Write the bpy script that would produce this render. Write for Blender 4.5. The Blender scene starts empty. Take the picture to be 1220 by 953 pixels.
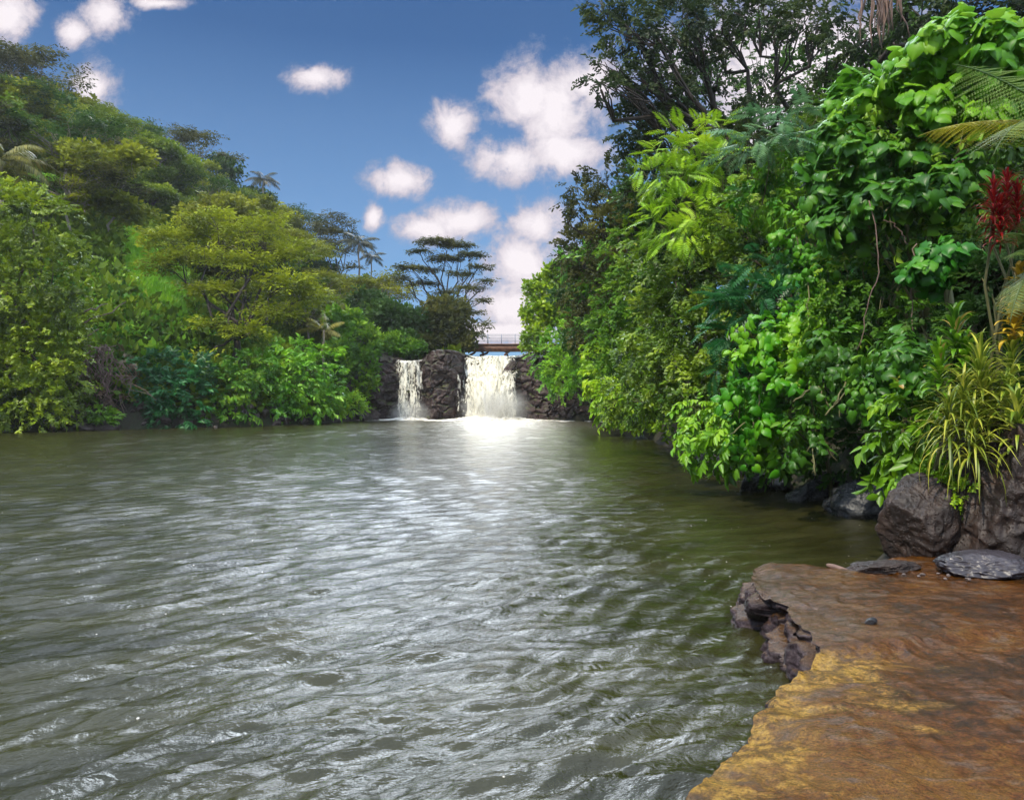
import bpy, math, random
import numpy as np
from math import radians, sin, cos, pi

random.seed(7)
R = np.random.default_rng(11)
sc = bpy.context.scene
COL = sc.collection
F = 900.0            # focal length in photo pixels
HZ = 469.0           # photo row of the horizon
CX = 610.0
CAM = 2.1            # eye height above the water


def P(px, py, D):
    return np.array([(px - CX) / F * D, D, CAM + (HZ - py) / F * D])


# ------------------------------------------------------------------ noise
def _hash(ix, iy, iz, s):
    n = (ix * 73856093) ^ (iy * 19349663) ^ (iz * 83492791) ^ (s * 2654435)
    n = (n ^ (n >> 13)) * 1274126177 & 0x7fffffff
    n = (n ^ (n >> 16)) * 668265263 & 0x7fffffff
    return (n & 0xfffff) / float(0xfffff)


def vnoise(p, s=0):
    p = np.asarray(p, dtype=np.float64)
    i = np.floor(p).astype(np.int64)
    f = p - i
    f = f * f * (3 - 2 * f)
    out = 0
    for dx in (0, 1):
        wx = f[:, 0] if dx else 1 - f[:, 0]
        for dy in (0, 1):
            wy = f[:, 1] if dy else 1 - f[:, 1]
            for dz in (0, 1):
                wz = f[:, 2] if dz else 1 - f[:, 2]
                out = out + wx * wy * wz * _hash(i[:, 0] + dx, i[:, 1] + dy, i[:, 2] + dz, s)
    return out * 2 - 1


def fbm(p, o=4, s=0, ridged=False):
    p = np.asarray(p, dtype=np.float64)
    a, t = 0.5, 0
    for k in range(o):
        n = vnoise(p * 2 ** k + 17.3 * k, s + k)
        if ridged:
            n = 1 - 2 * np.abs(n)
        t = t + a * n
        a *= .5
    return t


def worley(p, s=0):
    """cell value, crevice distance (F2-F1)"""
    p = np.asarray(p, dtype=np.float64)
    i = np.floor(p).astype(np.int64)
    f1 = np.full(len(p), 9.)
    f2 = np.full(len(p), 9.)
    val = np.zeros(len(p))
    for dx in (-1, 0, 1):
        for dy in (-1, 0, 1):
            for dz in (-1, 0, 1):
                c = i + np.array([dx, dy, dz])
                j = np.stack([_hash(c[:, 0], c[:, 1], c[:, 2], s + k) for k in (1, 2, 3)], -1)
                d = np.linalg.norm(c + j - p, axis=1)
                v = _hash(c[:, 0], c[:, 1], c[:, 2], s + 9)
                m = d < f1
                f2 = np.where(m, f1, np.minimum(f2, d))
                val = np.where(m, v, val)
                f1 = np.where(m, d, f1)
    return val, f2 - f1


def smooth(x, a=0.0, b=1.0):
    t = np.clip((x - a) / (b - a), 0, 1)
    return t * t * (3 - 2 * t)


def norm(v):
    v = np.asarray(v, dtype=np.float64)
    return v / np.maximum(np.linalg.norm(v, axis=-1, keepdims=True), 1e-9)


# ------------------------------------------------------------------ mesh building
def mesh(name, V, Q, var=None, smooth_shade=False, mat=None):
    V = np.asarray(V, dtype=np.float32)
    Q = np.asarray(Q, dtype=np.int32)
    me = bpy.data.meshes.new(name)
    me.vertices.add(len(V))
    me.vertices.foreach_set('co', V.ravel())
    k = Q.shape[1]
    me.loops.add(Q.size)
    me.loops.foreach_set('vertex_index', Q.ravel())
    me.polygons.add(len(Q))
    me.polygons.foreach_set('loop_start', np.arange(0, Q.size, k, dtype=np.int32))
    if smooth_shade:
        me.polygons.foreach_set('use_smooth', np.ones(len(Q), dtype=bool))
    me.update(calc_edges=True)
    if var is not None:
        a = me.attributes.new('v', 'FLOAT', 'FACE')
        a.data.foreach_set('value', np.asarray(var, dtype=np.float32))
    if mat:
        me.materials.append(mat)
    return me


def obj(name, me, parent=None, loc=None, rot=None, scale=None):
    o = bpy.data.objects.new(name, me)
    COL.objects.link(o)
    if parent:
        o.parent = parent
    if loc is not None:
        o.location = [float(c) for c in loc]
    if rot is not None:
        o.rotation_euler = rot
    if scale is not None:
        o.scale = scale
    return o


def tag(o, label=None, cat=None, group=None, kind=None):
    if label:
        o['label'] = label
    if cat:
        o['category'] = cat
    if group:
        o['group'] = group
    if kind:
        o['kind'] = kind
    return o


def empty(name, loc, label, cat, group=None):
    o = bpy.data.objects.new(name, None)
    COL.objects.link(o)
    o.location = [float(c) for c in loc]
    o.empty_display_size = .3
    return tag(o, label, cat, group)


class Geo:
    def __init__(s):
        s.V, s.Q, s.A, s.n = [], [], [], 0

    def add(s, V, Q, a=.5):
        V = np.asarray(V, float)
        Q = np.asarray(Q, int)
        s.V.append(V)
        s.Q.append(Q + s.n)
        s.n += len(V)
        s.A.append(np.full(len(Q), a) if np.isscalar(a) else np.asarray(a))

    def out(s):
        return np.concatenate(s.V), np.concatenate(s.Q), np.concatenate(s.A)

    def mesh(s, name, mat, smooth_shade=False, off=None):
        V, Q, A = s.out()
        if off is not None:
            V = V - np.asarray(off)
        return mesh(name, V, Q, A, smooth_shade, mat)


def tube(g, pts, radii, sides=6, a=.5):
    pts = np.asarray(pts, float)
    n = len(pts)
    T = np.gradient(pts, axis=0)
    T = norm(T)
    ref = np.array([0, 0, 1.0]) if abs(T[0][2]) < .9 else np.array([1.0, 0, 0])
    V = []
    U = norm(np.cross(T[0], ref))
    ang = np.arange(sides) * 2 * pi / sides
    for i in range(n):
        U = norm(U - T[i] * np.dot(U, T[i]))
        W = np.cross(T[i], U)
        V.append(pts[i] + radii[i] * (np.cos(ang)[:, None] * U + np.sin(ang)[:, None] * W))
    V = np.concatenate(V)
    Q = []
    for i in range(n - 1):
        for j in range(sides):
            k = (j + 1) % sides
            Q.append((i * sides + j, i * sides + k, (i + 1) * sides + k, (i + 1) * sides + j))
    if sides == 6:
        e = (n - 1) * 6
        Q += [(e, e + 1, e + 2, e + 3), (e, e + 3, e + 4, e + 5), (3, 2, 1, 0), (5, 4, 3, 0)]
    g.add(V, Q, a)


def bend(p0, p1, n=6, wob=.06, sag=0.0, rng=R):
    p0, p1 = np.asarray(p0, float), np.asarray(p1, float)
    L = np.linalg.norm(p1 - p0)
    t = np.linspace(0, 1, n)[:, None]
    pts = p0 + (p1 - p0) * t
    w = rng.normal(size=(n, 3)) * wob * L
    w[0] = 0
    w[-1] = 0
    pts = pts + w
    pts[:, 2] += (sag * L * np.sin(t * pi))[:, 0]
    return pts


# ------------------------------------------------------------------ leaf templates
def leaf2(L=1., W=.45, fold=.12, droop=.1):
    """two quads, folded on the midrib; base at origin, tip at +Y"""
    V = [(0, 0, 0), (0, L, -droop * L), (-W * .5, .3 * L, fold * W), (-W * .38, .68 * L, fold * W - droop * .5 * L),
         (W * .5, .3 * L, fold * W), (W * .38, .68 * L, fold * W - droop * .5 * L)]
    Q = [(0, 1, 3, 2), (0, 4, 5, 1)]
    return np.array(V, float), np.array(Q)


def leaf1(L=1., W=.5):
    V = [(0, 0, 0), (W * .5, .45 * L, .03), (0, L, -.06), (-W * .5, .45 * L, .03)]
    return np.array(V, float), np.array([(0, 1, 2, 3)])


def heart(L=1., W=.95, lobed=False):
    rows = [(-.16, .0, .30), (0, .0, .50), (.25, .0, .56), (.5, .0, .50), (.75, 0, .32), (.93, 0, .13), (1.08, 0, .01)]
    V, Q = [], []
    for k, (y, _, w) in enumerate(rows):
        if lobed:
            w = w * (1.05 if k % 2 == 0 else .95)
        w = w * W
        for c in (-1, -.55, 0, .55, 1):
            yy = max(y, 0) if c == 0 else y
            z = .10 * (abs(c) - .9 * c * c) - .30 * max(y, 0) ** 2 - .10 * abs(c) ** 3 * (1 + .5 * (k % 2))
            V.append((c * w, yy * L, z))
    for k in range(len(rows) - 1):
        for c in range(4):
            a = k * 5 + c
            Q.append((a, a + 1, a + 6, a + 5))
    return np.array(V, float), np.array(Q)


def rotm(Y, Z):
    Y = norm(Y)
    Z = np.asarray(Z, float)
    Z = norm(Z - Y * np.sum(Z * Y, axis=-1, keepdims=True))
    X = np.cross(Y, Z)
    return np.stack([X, Y, Z], axis=-1)


def place(g, tpl, pos, Y, Z, s, a):
    """stamp template (V,Q,A) at every position"""
    V, Q, A = tpl
    N = len(pos)
    if N == 0:
        return
    M = rotm(Y, Z)
    s = np.broadcast_to(np.asarray(s, float), (N,))
    W = np.einsum('nij,vj->nvi', M, V) * s[:, None, None] + np.asarray(pos)[:, None, :]
    QQ = Q[None] + (np.arange(N) * len(V))[:, None, None]
    AA = np.clip(.62 * np.asarray(a)[:, None] + .38 * A[None], 0, 1)
    g.add(W.reshape(-1, 3), QQ.reshape(-1, 4), AA.reshape(-1))


def sprig(kind, rng):
    """a twig with leaves on it, about 1 long, growing along +Y, top side +Z"""
    g = Geo()

    def add(tpl, pos, Y, Z, s):
        place(g, (tpl[0], tpl[1], np.clip(rng.random() + rng.normal(size=len(tpl[1])) * (.10 if len(tpl[1]) > 4 else .03), 0, 1)), [pos], [Y], [Z], [s], [rng.random()])
    if kind == 'small':
        for i in range(15):
            t = (i + .5) / 15
            sd = 1 if i % 2 else -1
            pos = (rng.normal() * .05, t * .9, -.18 * t * t + rng.normal() * .05)
            Y = (sd * (1 - .5 * t) + rng.normal() * .3, .7 + rng.normal() * .3, -.25 + rng.normal() * .35)
            add(leaf2(1, .52), pos, Y, (rng.normal() * .35, rng.normal() * .35, 1), .26 + .08 * rng.random())
    elif kind == 'mid':
        for i in range(9):
            t = (i + .5) / 9
            sd = 1 if i % 2 else -1
            pos = (rng.normal() * .03, t * .75, -.15 * t * t)
            Y = (sd * (1 - .6 * t) + rng.normal() * .2, .6 + rng.normal() * .2, -.35 + rng.normal() * .3)
            add(leaf2(1, .42, .12, .22), pos, Y, (rng.normal() * .3, rng.normal() * .3, 1), .42 + .1 * rng.random())
    elif kind == 'heart':
        for i in range(6):
            t = (i + .5) / 6
            an = i * 2.4 + rng.random()
            pos = (cos(an) * .18, t * .8, -.25 * t * t + sin(an) * .1)
            Y = (cos(an) * .8, .35 + rng.normal() * .2, -.75 + rng.normal() * .2)
            add(heart(), pos, Y, (cos(an) * .3 + rng.normal() * .2, .5, .8 + rng.normal() * .25), .30 + .12 * rng.random())
    elif kind == 'big':
        for i in range(5):
            t = (i + .5) / 5
            an = i * 2.4 + rng.random()
            pos = (cos(an) * .3, t * .7, sin(an) * .15)
            Y = (cos(an) * .9, .45, -.55 + rng.normal() * .25)
            add(heart(1, 1.05, True), pos, Y, (cos(an) * .35, .3, 1), .50 + .15 * rng.random())
    elif kind == 'pinnate':
        # a feather: rachis with paired leaflets
        for i in range(13):
            t = (i + .6) / 13.2
            z = -.35 * t * t
            w = .30 * sin(pi * min(1, t * .85 + .12)) + .05
            for sd in (-1, 1):
                Y = (sd, .38 + rng.normal() * .05, -.28 + rng.normal() * .08)
                V, Q = leaf1(1, .26)
                add((V, Q), (0, t, z), Y, (0, .1, 1), w)
    elif kind == 'bipinnate':
        # mimosa type: a frond of thin side feathers, seen as soft layers
        for i in range(9):
            t = (i + .6) / 9.5
            z = -.22 * t * t
            w = .42 * sin(pi * min(1, t * .8 + .15))
            for sd in (-1, 1):
                for k in range(4):
                    u = (k + .6) / 4
                    px, py, pz = sd * w * u, t + .25 * w * u, z - .16 * w * u * u
                    for s2 in (-1, 1):
                        V, Q = leaf1(1, .42)
                        add((V, Q), (px, py, pz), (sd * .45, s2 * 1.0, -.2 + rng.normal() * .1), (0, 0, 1), .10)
    elif kind == 'clump':
        # leaf clump for far crowns
        for i in range(16):
            d = norm(rng.normal(size=3))
            pos = d * (.25 + .75 * rng.random()) * np.array([.5, .5, .28])
            add(leaf1(1, .62), pos, d + rng.normal(size=3) * .5, (rng.normal() * .6, rng.normal() * .6, 1), .40 + .22 * rng.random())
    elif kind == 'flat':
        # flat spray for umbrella crowns
        for i in range(18):
            a = rng.random() * 2 * pi
            r = math.sqrt(rng.random()) * .62
            pos = (cos(a) * r, sin(a) * r, rng.normal() * .05 - .1 * r)
            add(leaf1(1, .6), pos, (cos(a), sin(a), -.15), (rng.normal() * .25, rng.normal() * .25, 1), .22 + .14 * rng.random())
    elif kind == 'blade':
        # tuft of grass blades
        for i in range(10):
            a = rng.random() * 2 * pi
            lean = .2 + .6 * rng.random()
            V, Q = leaf1(1, .09)
            add((V, Q), (cos(a) * .12, sin(a) * .12, 0), (cos(a) * lean, sin(a) * lean, 1), (cos(a), sin(a), -.2), .6 + .5 * rng.random())
    return g.out()


TPL = {}


def tpls(kind):
    if kind not in TPL:
        rng = np.random.default_rng(hash(kind) % 1000 if False else sum(map(ord, kind)))
        TPL[kind] = [sprig(kind, rng) for _ in range(4)]
    return TPL[kind]


def stamp(g, kind, pos, Y, Z, s, a):
    pos, Y, Z, a = map(np.asarray, (pos, Y, Z, a))
    s = np.broadcast_to(np.asarray(s, float), (len(pos),))
    T = tpls(kind)
    pick = R.integers(0, len(T), len(pos))
    for k, t in enumerate(T):
        m = pick == k
        place(g, t, pos[m], Y[m], Z[m], s[m], a[m])


# ------------------------------------------------------------------ materials
def nodes(name):
    m = bpy.data.materials.new(name)
    m.use_nodes = True
    nt = m.node_tree
    nt.nodes.clear()
    out = nt.nodes.new('ShaderNodeOutputMaterial')
    return m, nt, out


def N(nt, t, **kw):
    n = nt.nodes.new(t)
    for k, v in kw.items():
        if k.startswith('i_'):
            key = k[2:]
            key = int(key) if key.isdigit() else key.replace('_', ' ')
            n.inputs[key].default_value = v
        else:
            setattr(n, k, v)
    return n


def L(nt, a, b):
    nt.links.new(a, b)


def ramp(nt, stops, interp='LINEAR'):
    r = nt.nodes.new('ShaderNodeValToRGB')
    r.color_ramp.interpolation = interp
    e = r.color_ramp.elements
    while len(e) < len(stops):
        e.new(.5)
    for k, (p, c) in enumerate(stops):
        e[k].position = p
        e[k].color = (*c, 1) if len(c) == 3 else c
    return r


def math_(nt, op, a, b=None, c=None, clamp=False):
    n = nt.nodes.new('ShaderNodeMath')
    n.operation = op
    n.use_clamp = clamp
    for i, v in enumerate((a, b, c)):
        if v is None:
            continue
        if isinstance(v, (int, float)):
            n.inputs[i].default_value = v
        else:
            L(nt, v, n.inputs[i])
    return n.outputs[0]


def noise(nt, vec, scale, detail=4, rough=.55, dist=0.):
    n = N(nt, 'ShaderNodeTexNoise')
    n.inputs['Scale'].default_value = scale
    n.inputs['Detail'].default_value = detail
    n.inputs['Roughness'].default_value = rough
    n.inputs['Distortion'].default_value = dist
    if vec is not None:
        L(nt, vec, n.inputs['Vector'])
    return n.outputs['Fac']


def mapping(nt, vec, scale=(1, 1, 1), rot=(0, 0, 0), loc=(0, 0, 0)):
    n = N(nt, 'ShaderNodeMapping')
    n.inputs['Scale'].default_value = scale
    n.inputs['Rotation'].default_value = rot
    n.inputs['Location'].default_value = loc
    L(nt, vec, n.inputs['Vector'])
    return n.outputs[0]


def maprange(nt, v, a, b, c=0., d=1., sm=False):
    n = N(nt, 'ShaderNodeMapRange')
    if sm:
        n.interpolation_type = 'SMOOTHSTEP'
    L(nt, v, n.inputs[0])
    for i, x in enumerate((a, b, c, d)):
        n.inputs[i + 1].default_value = x
    return n.outputs[0]


def mixc(nt, f, a, b):
    n = N(nt, 'ShaderNodeMix', data_type='RGBA')
    if isinstance(f, (int, float)):
        n.inputs[0].default_value = f
    else:
        L(nt, f, n.inputs[0])
    for i, v in ((6, a), (7, b)):
        if isinstance(v, tuple):
            n.inputs[i].default_value = (*v, 1)
        else:
            L(nt, v, n.inputs[i])
    return n.outputs[2]


def leafmat(name, dark, mid, light, trans=.3, rough=.42, spec=.45, nscale=.55, vary=.5, accent=None):
    m, nt, out = nodes(name)
    at = N(nt, 'ShaderNodeAttribute', attribute_name='v')
    tc = N(nt, 'ShaderNodeTexCoord')
    oi = N(nt, 'ShaderNodeObjectInfo')
    n1 = noise(nt, tc.outputs['Object'], nscale, 3)
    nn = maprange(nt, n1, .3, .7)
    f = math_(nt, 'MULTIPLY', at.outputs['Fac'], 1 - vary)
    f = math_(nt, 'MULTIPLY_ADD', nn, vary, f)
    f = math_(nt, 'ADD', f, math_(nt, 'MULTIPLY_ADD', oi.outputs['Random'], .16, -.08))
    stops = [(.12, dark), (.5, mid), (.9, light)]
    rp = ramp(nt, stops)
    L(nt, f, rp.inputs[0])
    hs = N(nt, 'ShaderNodeHueSaturation')
    lc = rp.outputs[0]
    if accent:
        lc = mixc(nt, maprange(nt, at.outputs['Fac'], .87, .90), lc, accent)
    L(nt, lc, hs.inputs['Color'])
    L(nt, math_(nt, 'MULTIPLY_ADD', oi.outputs['Random'], .03, .485), hs.inputs['Hue'])
    pb = N(nt, 'ShaderNodeBsdfPrincipled')
    L(nt, hs.outputs[0], pb.inputs['Base Color'])
    pb.inputs['Roughness'].default_value = rough
    pb.inputs['Specular IOR Level'].default_value = spec
    tr = N(nt, 'ShaderNodeBsdfTranslucent')
    g = N(nt, 'ShaderNodeGamma')
    L(nt, hs.outputs[0], g.inputs[0])
    g.inputs[1].default_value = .8
    L(nt, g.outputs[0], tr.inputs['Color'])
    mx = N(nt, 'ShaderNodeMixShader')
    mx.inputs[0].default_value = trans
    L(nt, pb.outputs[0], mx.inputs[1])
    L(nt, tr.outputs[0], mx.inputs[2])
    L(nt, mx.outputs[0], out.inputs[0])
    return m


def barkmat(name, a, b, scale=6.):
    m, nt, out = nodes(name)
    tc = N(nt, 'ShaderNodeTexCoord')
    v = mapping(nt, tc.outputs['Object'], (1, 1, .25))
    n1 = noise(nt, v, scale, 6, .65)
    rp = ramp(nt, [(.3, a), (.7, b)])
    L(nt, n1, rp.inputs[0])
    pb = N(nt, 'ShaderNodeBsdfPrincipled')
    pb.inputs['Roughness'].default_value = .8
    L(nt, rp.outputs[0], pb.inputs['Base Color'])
    bp = N(nt, 'ShaderNodeBump', i_Strength=.7, i_Distance=.03)
    L(nt, n1, bp.inputs['Height'])
    L(nt, bp.outputs[0], pb.inputs['Normal'])
    L(nt, pb.outputs[0], out.inputs[0])
    return m


M = {}
M['olive'] = leafmat('olive_leaves', (.038, .058, .003), (.15, .185, .005), (.38, .41, .012), nscale=.35, rough=.65, spec=.2)
M['olive2'] = leafmat('yellow_olive_leaves', (.045, .070, .003), (.17, .205, .004), (.40, .43, .012), nscale=.35, rough=.65, spec=.2)
M['hillgreen'] = leafmat('hillside_leaves', (.018, .044, .003), (.10, .17, .005), (.31, .39, .012), nscale=.3, rough=.6, spec=.25)
M['under'] = leafmat('undergrowth_leaves', (.014, .034, .003), (.07, .125, .005), (.22, .30, .010), nscale=.15, rough=.7, spec=.15)
M['green'] = leafmat('green_leaves', (.010, .045, .003), (.06, .18, .005), (.26, .42, .012), nscale=.45, rough=.55, spec=.3)
M['bright'] = leafmat('bright_leaves', (.02, .09, .004), (.12, .31, .006), (.34, .54, .015), nscale=.6, accent=(.35, .25, .05))
M['lime'] = leafmat('lime_leaves', (.06, .15, .004), (.22, .40, .006), (.46, .60, .015), nscale=.7)
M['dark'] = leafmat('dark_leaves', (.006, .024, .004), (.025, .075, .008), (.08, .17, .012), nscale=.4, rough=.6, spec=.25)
M['brownish'] = leafmat('brown_green_leaves', (.012, .02, .005), (.05, .06, .012), (.15, .14, .02), nscale=.4, rough=.65, spec=.2)
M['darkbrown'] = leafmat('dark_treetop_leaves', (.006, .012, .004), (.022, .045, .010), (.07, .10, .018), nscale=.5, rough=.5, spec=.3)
M['teal'] = leafmat('bluish_green_leaves', (.008, .04, .01), (.015, .11, .022), (.045, .24, .05), nscale=.5)
M['mixed'] = leafmat('mixed_leaves', (.010, .035, .004), (.075, .16, .006), (.30, .42, .02), nscale=1.1, accent=(.38, .36, .05))
M['glossy'] = leafmat('glossy_big_leaves', (.010, .055, .006), (.04, .17, .008), (.16, .35, .016), rough=.42, spec=.38, nscale=1.2, trans=.3, accent=(.28, .22, .03))
M['heart'] = leafmat('heart_vine_leaves', (.012, .07, .004), (.07, .25, .006), (.26, .46, .012), rough=.42, spec=.38, nscale=1.1, accent=(.5, .45, .03))
M['silver'] = leafmat('pale_feathery_leaves', (.02, .07, .02), (.06, .16, .05), (.16, .28, .11), nscale=.9, rough=.35)
M['yellow'] = leafmat('yellow_green_strap_leaves', (.04, .08, .005), (.16, .22, .012), (.58, .54, .07), nscale=2.5, vary=.25)
M['gold'] = leafmat('golden_leaves', (.16, .10, .006), (.50, .36, .012), (.75, .58, .03), nscale=2.)
M['red'] = leafmat('red_leaves', (.05, .003, .003), (.28, .010, .006), (.62, .05, .018), nscale=3., vary=.35)
M['palm'] = leafmat('palm_leaves', (.03, .045, .005), (.16, .16, .014), (.46, .38, .05), nscale=.8)
M['palmdark'] = leafmat('dark_palm_leaves', (.012, .016, .006), (.035, .04, .014), (.08, .08, .03), nscale=.8)
M['fern'] = leafmat('tree_fern_leaves', (.04, .08, .010), (.11, .18, .025), (.24, .33, .08), nscale=1.2, rough=.5)
M['fernyellow'] = leafmat('yellowing_fern_leaves', (.12, .12, .008), (.30, .30, .012), (.5, .42, .03), nscale=1.2, rough=.5)
M['grass'] = leafmat('lime_grass', (.06, .16, .004), (.15, .36, .008), (.32, .52, .015), nscale=.5)
M['straw'] = leafmat('dry_grass', (.05, .03, .015), (.13, .085, .04), (.26, .19, .10), nscale=.8, trans=.1)
M['bark'] = barkmat('brown_bark', (.03, .02, .012), (.11, .08, .055))
M['pale'] = barkmat('pale_bark', (.10, .08, .06), (.32, .28, .22))
M['stem'] = barkmat('green_stem', (.05, .06, .02), (.16, .15, .06))
M['darkbark'] = barkmat('dark_bark', (.012, .009, .007), (.04, .028, .02))


def rockmat(name, c0, c1, c2, scale=2., rough=.55, bump=.6, dist=.05, wet=.0, moss=None, pore=0.):
    m, nt, out = nodes(name)
    tc = N(nt, 'ShaderNodeTexCoord')
    geo = N(nt, 'ShaderNodeNewGeometry')
    v = geo.outputs['Position']
    n1 = noise(nt, v, scale, 8, .62)
    n2 = noise(nt, v, scale * 7, 6, .65)
    rp = ramp(nt, [(.32, c0), (.5, c1), (.68, c2)])
    L(nt, math_(nt, 'ADD', math_(nt, 'MULTIPLY', n1, .65), math_(nt, 'MULTIPLY', n2, .35)), rp.inputs[0])
    col = rp.outputs[0]
    if moss:
        sx = N(nt, 'ShaderNodeSeparateXYZ')
        L(nt, geo.outputs['Normal'], sx.inputs[0])
        f = math_(nt, 'MULTIPLY', maprange(nt, sx.outputs[2], .25, .8), maprange(nt, noise(nt, v, scale * 1.7, 5), .42, .6))
        col = mixc(nt, f, col, moss)
    pb = N(nt, 'ShaderNodeBsdfPrincipled')
    L(nt, col, pb.inputs['Base Color'])
    L(nt, maprange(nt, n2, .35, .65, rough + .12, rough - .12), pb.inputs['Roughness'])
    pb.inputs['Specular IOR Level'].default_value = .5
    h = math_(nt, 'ADD', n1, math_(nt, 'MULTIPLY', n2, .4))
    if pore:
        vo = N(nt, 'ShaderNodeTexVoronoi')
        vo.inputs['Scale'].default_value = scale * 14
        L(nt, v, vo.inputs['Vector'])
        h = math_(nt, 'ADD', h, math_(nt, 'MULTIPLY', maprange(nt, vo.outputs['Distance'], 0, .35), pore))
    bp = N(nt, 'ShaderNodeBump', i_Strength=bump, i_Distance=dist)
    L(nt, h, bp.inputs['Height'])
    L(nt, bp.outputs[0], pb.inputs['Normal'])
    L(nt, pb.outputs[0], out.inputs[0])
    return m


M['cliff'] = rockmat('purple_brown_wet_rock', (.010, .005, .006), (.032, .017, .018), (.08, .048, .045), .9, .5, .8, .25,
                     moss=(.05, .07, .012))
M['boulder'] = rockmat('porous_brown_lava_rock', (.004, .0025, .002), (.017, .009, .0065), (.055, .032, .022), 2.2, .6, .9, .035, pore=.35)
M['bluerock'] = rockmat('smooth_grey_rock', (.008, .007, .009), (.024, .020, .025), (.055, .048, .058), 2.5, .38, .5, .02)
M['bankrock'] = rockmat('bank_rock', (.018, .012, .012), (.055, .038, .034), (.13, .10, .09), 1.5, .5, .8, .08)
M['blackrock'] = rockmat('wet_black_rock', (.006, .006, .007), (.020, .021, .024), (.06, .065, .07), 2.5, .25, .8, .06)

# ------------------------------------------------------------------ terrain
LEFT = [(-60, -60), (-36, -10), (-32, 22), (-28.2, 41), (-22.5, 44.5), (-16.8, 48.5), (-13.5, 53), (-11.6, 58), (-10.6, 62)]
RIGHT = [(.8, 62), (4.5, 59), (7.6, 56), (7.4, 45), (6.4, 34), (6.0, 24), (6.2, 18.5), (6.9, 14.6), (5.6, 10.6), (4.35, 8.9),
         (3.1, 7.5), (2.4, 7.5), (2.3, 6.6), (2.0, 5.0), (.9, 3.6), (.3, 2.2), (-.6, .6), (-1.2, -4), (-3, -60)]
RIVER = np.array(LEFT + RIGHT, float)


def sdist(x, y, poly=RIVER):
    """distance to the river polygon, negative inside"""
    p = np.stack([x, y], -1)
    d = np.full(len(p), 1e9)
    ins = np.zeros(len(p), bool)
    n = len(poly)
    for i in range(n):
        a, b = poly[i], poly[(i + 1) % n]
        e = b - a
        t = np.clip(((p - a) @ e) / (e @ e), 0, 1)
        q = p - a - t[:, None] * e
        d = np.minimum(d, np.hypot(q[:, 0], q[:, 1]))
        c = (a[1] > p[:, 1]) != (b[1] > p[:, 1])
        if abs(b[1] - a[1]) > 1e-9:
            xi = (b[0] - a[0]) * (p[:, 1] - a[1]) / (b[1] - a[1]) + a[0]
            ins ^= c & (p[:, 0] < xi)
    return np.where(ins, -d, d)


HP = [-900, -200, 0, 130, 200, 270, 350, 400, 450, 500, 560, 600, 700, 900, 1400]
HH = [30, 35, 34, 34, 31, 28, 21, 15.5, 9.5, 6.5, 5.6, 5.4, 7, 12, 14]


def terrain(x, y):
    x = np.atleast_1d(np.asarray(x, float))
    y = np.atleast_1d(np.asarray(y, float))
    s = sdist(x, y)
    px = CX + F * x / np.maximum(y, 8)
    hm = np.interp(px, HP, HH)
    nz = fbm(np.stack([x * .12, y * .12, x * 0], -1), 4, 3)
    nz2 = fbm(np.stack([x * .9, y * .9, x * 0], -1), 3, 9)
    so = np.maximum(s, 0)
    left = .9 * (1 - np.exp(-so / .9)) + (hm - .9) * np.clip(so / 58, 0, 1) ** .92
    right = 1.5 * (1 - np.exp(-so / .45)) + 10 * smooth(so, 0, 17)
    wr = smooth(x - (-4 + 0 * y), 0, 6) * (1 - smooth(y, 58, 64))
    h = left * (1 - wr) + right * wr
    # the plateau above the falls
    pl = smooth(y, 63.4, 64.4) * smooth(x, -14, -12.5)
    h = np.where(s > 0, np.maximum(h, 5.0 * pl), h)
    # ledge area in the foreground right: low ground under the slab
    ly = (1 - smooth(y, 7.9, 8.7)) * (x > -4)
    h = h * (1 - ly) + (-.35) * ly + 3 * smooth(x, 7, 11) * ly
    h = h + np.where(s > 1.0, nz * np.minimum(so * .05, 1.6) + nz2 * .12, nz2 * .10)
    far = np.hypot(x, y)
    h = np.where(far > 260, h * (1 - smooth(far, 260, 700)) + 8 * smooth(far, 260, 700), h)
    inside = -1.3 * smooth(-s, 0, 1.6) - .02
    stream = (y > 64) & (x > -4.6) & (x < .9) & (y < 120)
    h = np.where(stream, 4.9, h)
    return np.where(s < 0, inside, h)


def T1(x, y):
    return float(terrain(x, y)[0])


def axis_(lo, hi, fine_lo, fine_hi, step, g=1.12):
    a = list(np.arange(fine_lo, fine_hi, step))
    st, v = step, fine_hi
    while v < hi:
        a.append(v)
        st *= g
        v += st
    a.append(hi)
    st, v = step, fine_lo - step
    b = []
    while v > lo:
        b.append(v)
        st *= g
        v -= st
    b.append(lo)
    return np.array(sorted(set(b + a)))


gx = axis_(-4000, 4000, -40, 16, .4, 1.07)
gy = axis_(-2500, 6000, -2, 70, .4, 1.07)
XX, YY = np.meshgrid(gx, gy, indexing='ij')
ZZ = terrain(XX.ravel(), YY.ravel())
V = np.stack([XX.ravel(), YY.ravel(), ZZ], -1)
nx, ny = len(gx), len(gy)
ii, jj = np.meshgrid(np.arange(nx - 1), np.arange(ny - 1), indexing='ij')
q = (ii * ny + jj).ravel()
Q = np.stack([q, q + ny, q + ny + 1, q + 1], -1)
m, nt, out = nodes('soil_and_ground_cover')
geo = N(nt, 'ShaderNodeNewGeometry')
n1 = noise(nt, geo.outputs['Position'], .25, 6, .6)
n2 = noise(nt, geo.outputs['Position'], 3., 6, .65)
rp = ramp(nt, [(.35, (.009, .006, .004)), (.5, (.018, .015, .006)), (.62, (.018, .03, .006))])
L(nt, math_(nt, 'ADD', math_(nt, 'MULTIPLY', n1, .6), math_(nt, 'MULTIPLY', n2, .4)), rp.inputs[0])
pb = N(nt, 'ShaderNodeBsdfPrincipled', i_Roughness=.85)
L(nt, rp.outputs[0], pb.inputs['Base Color'])
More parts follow.
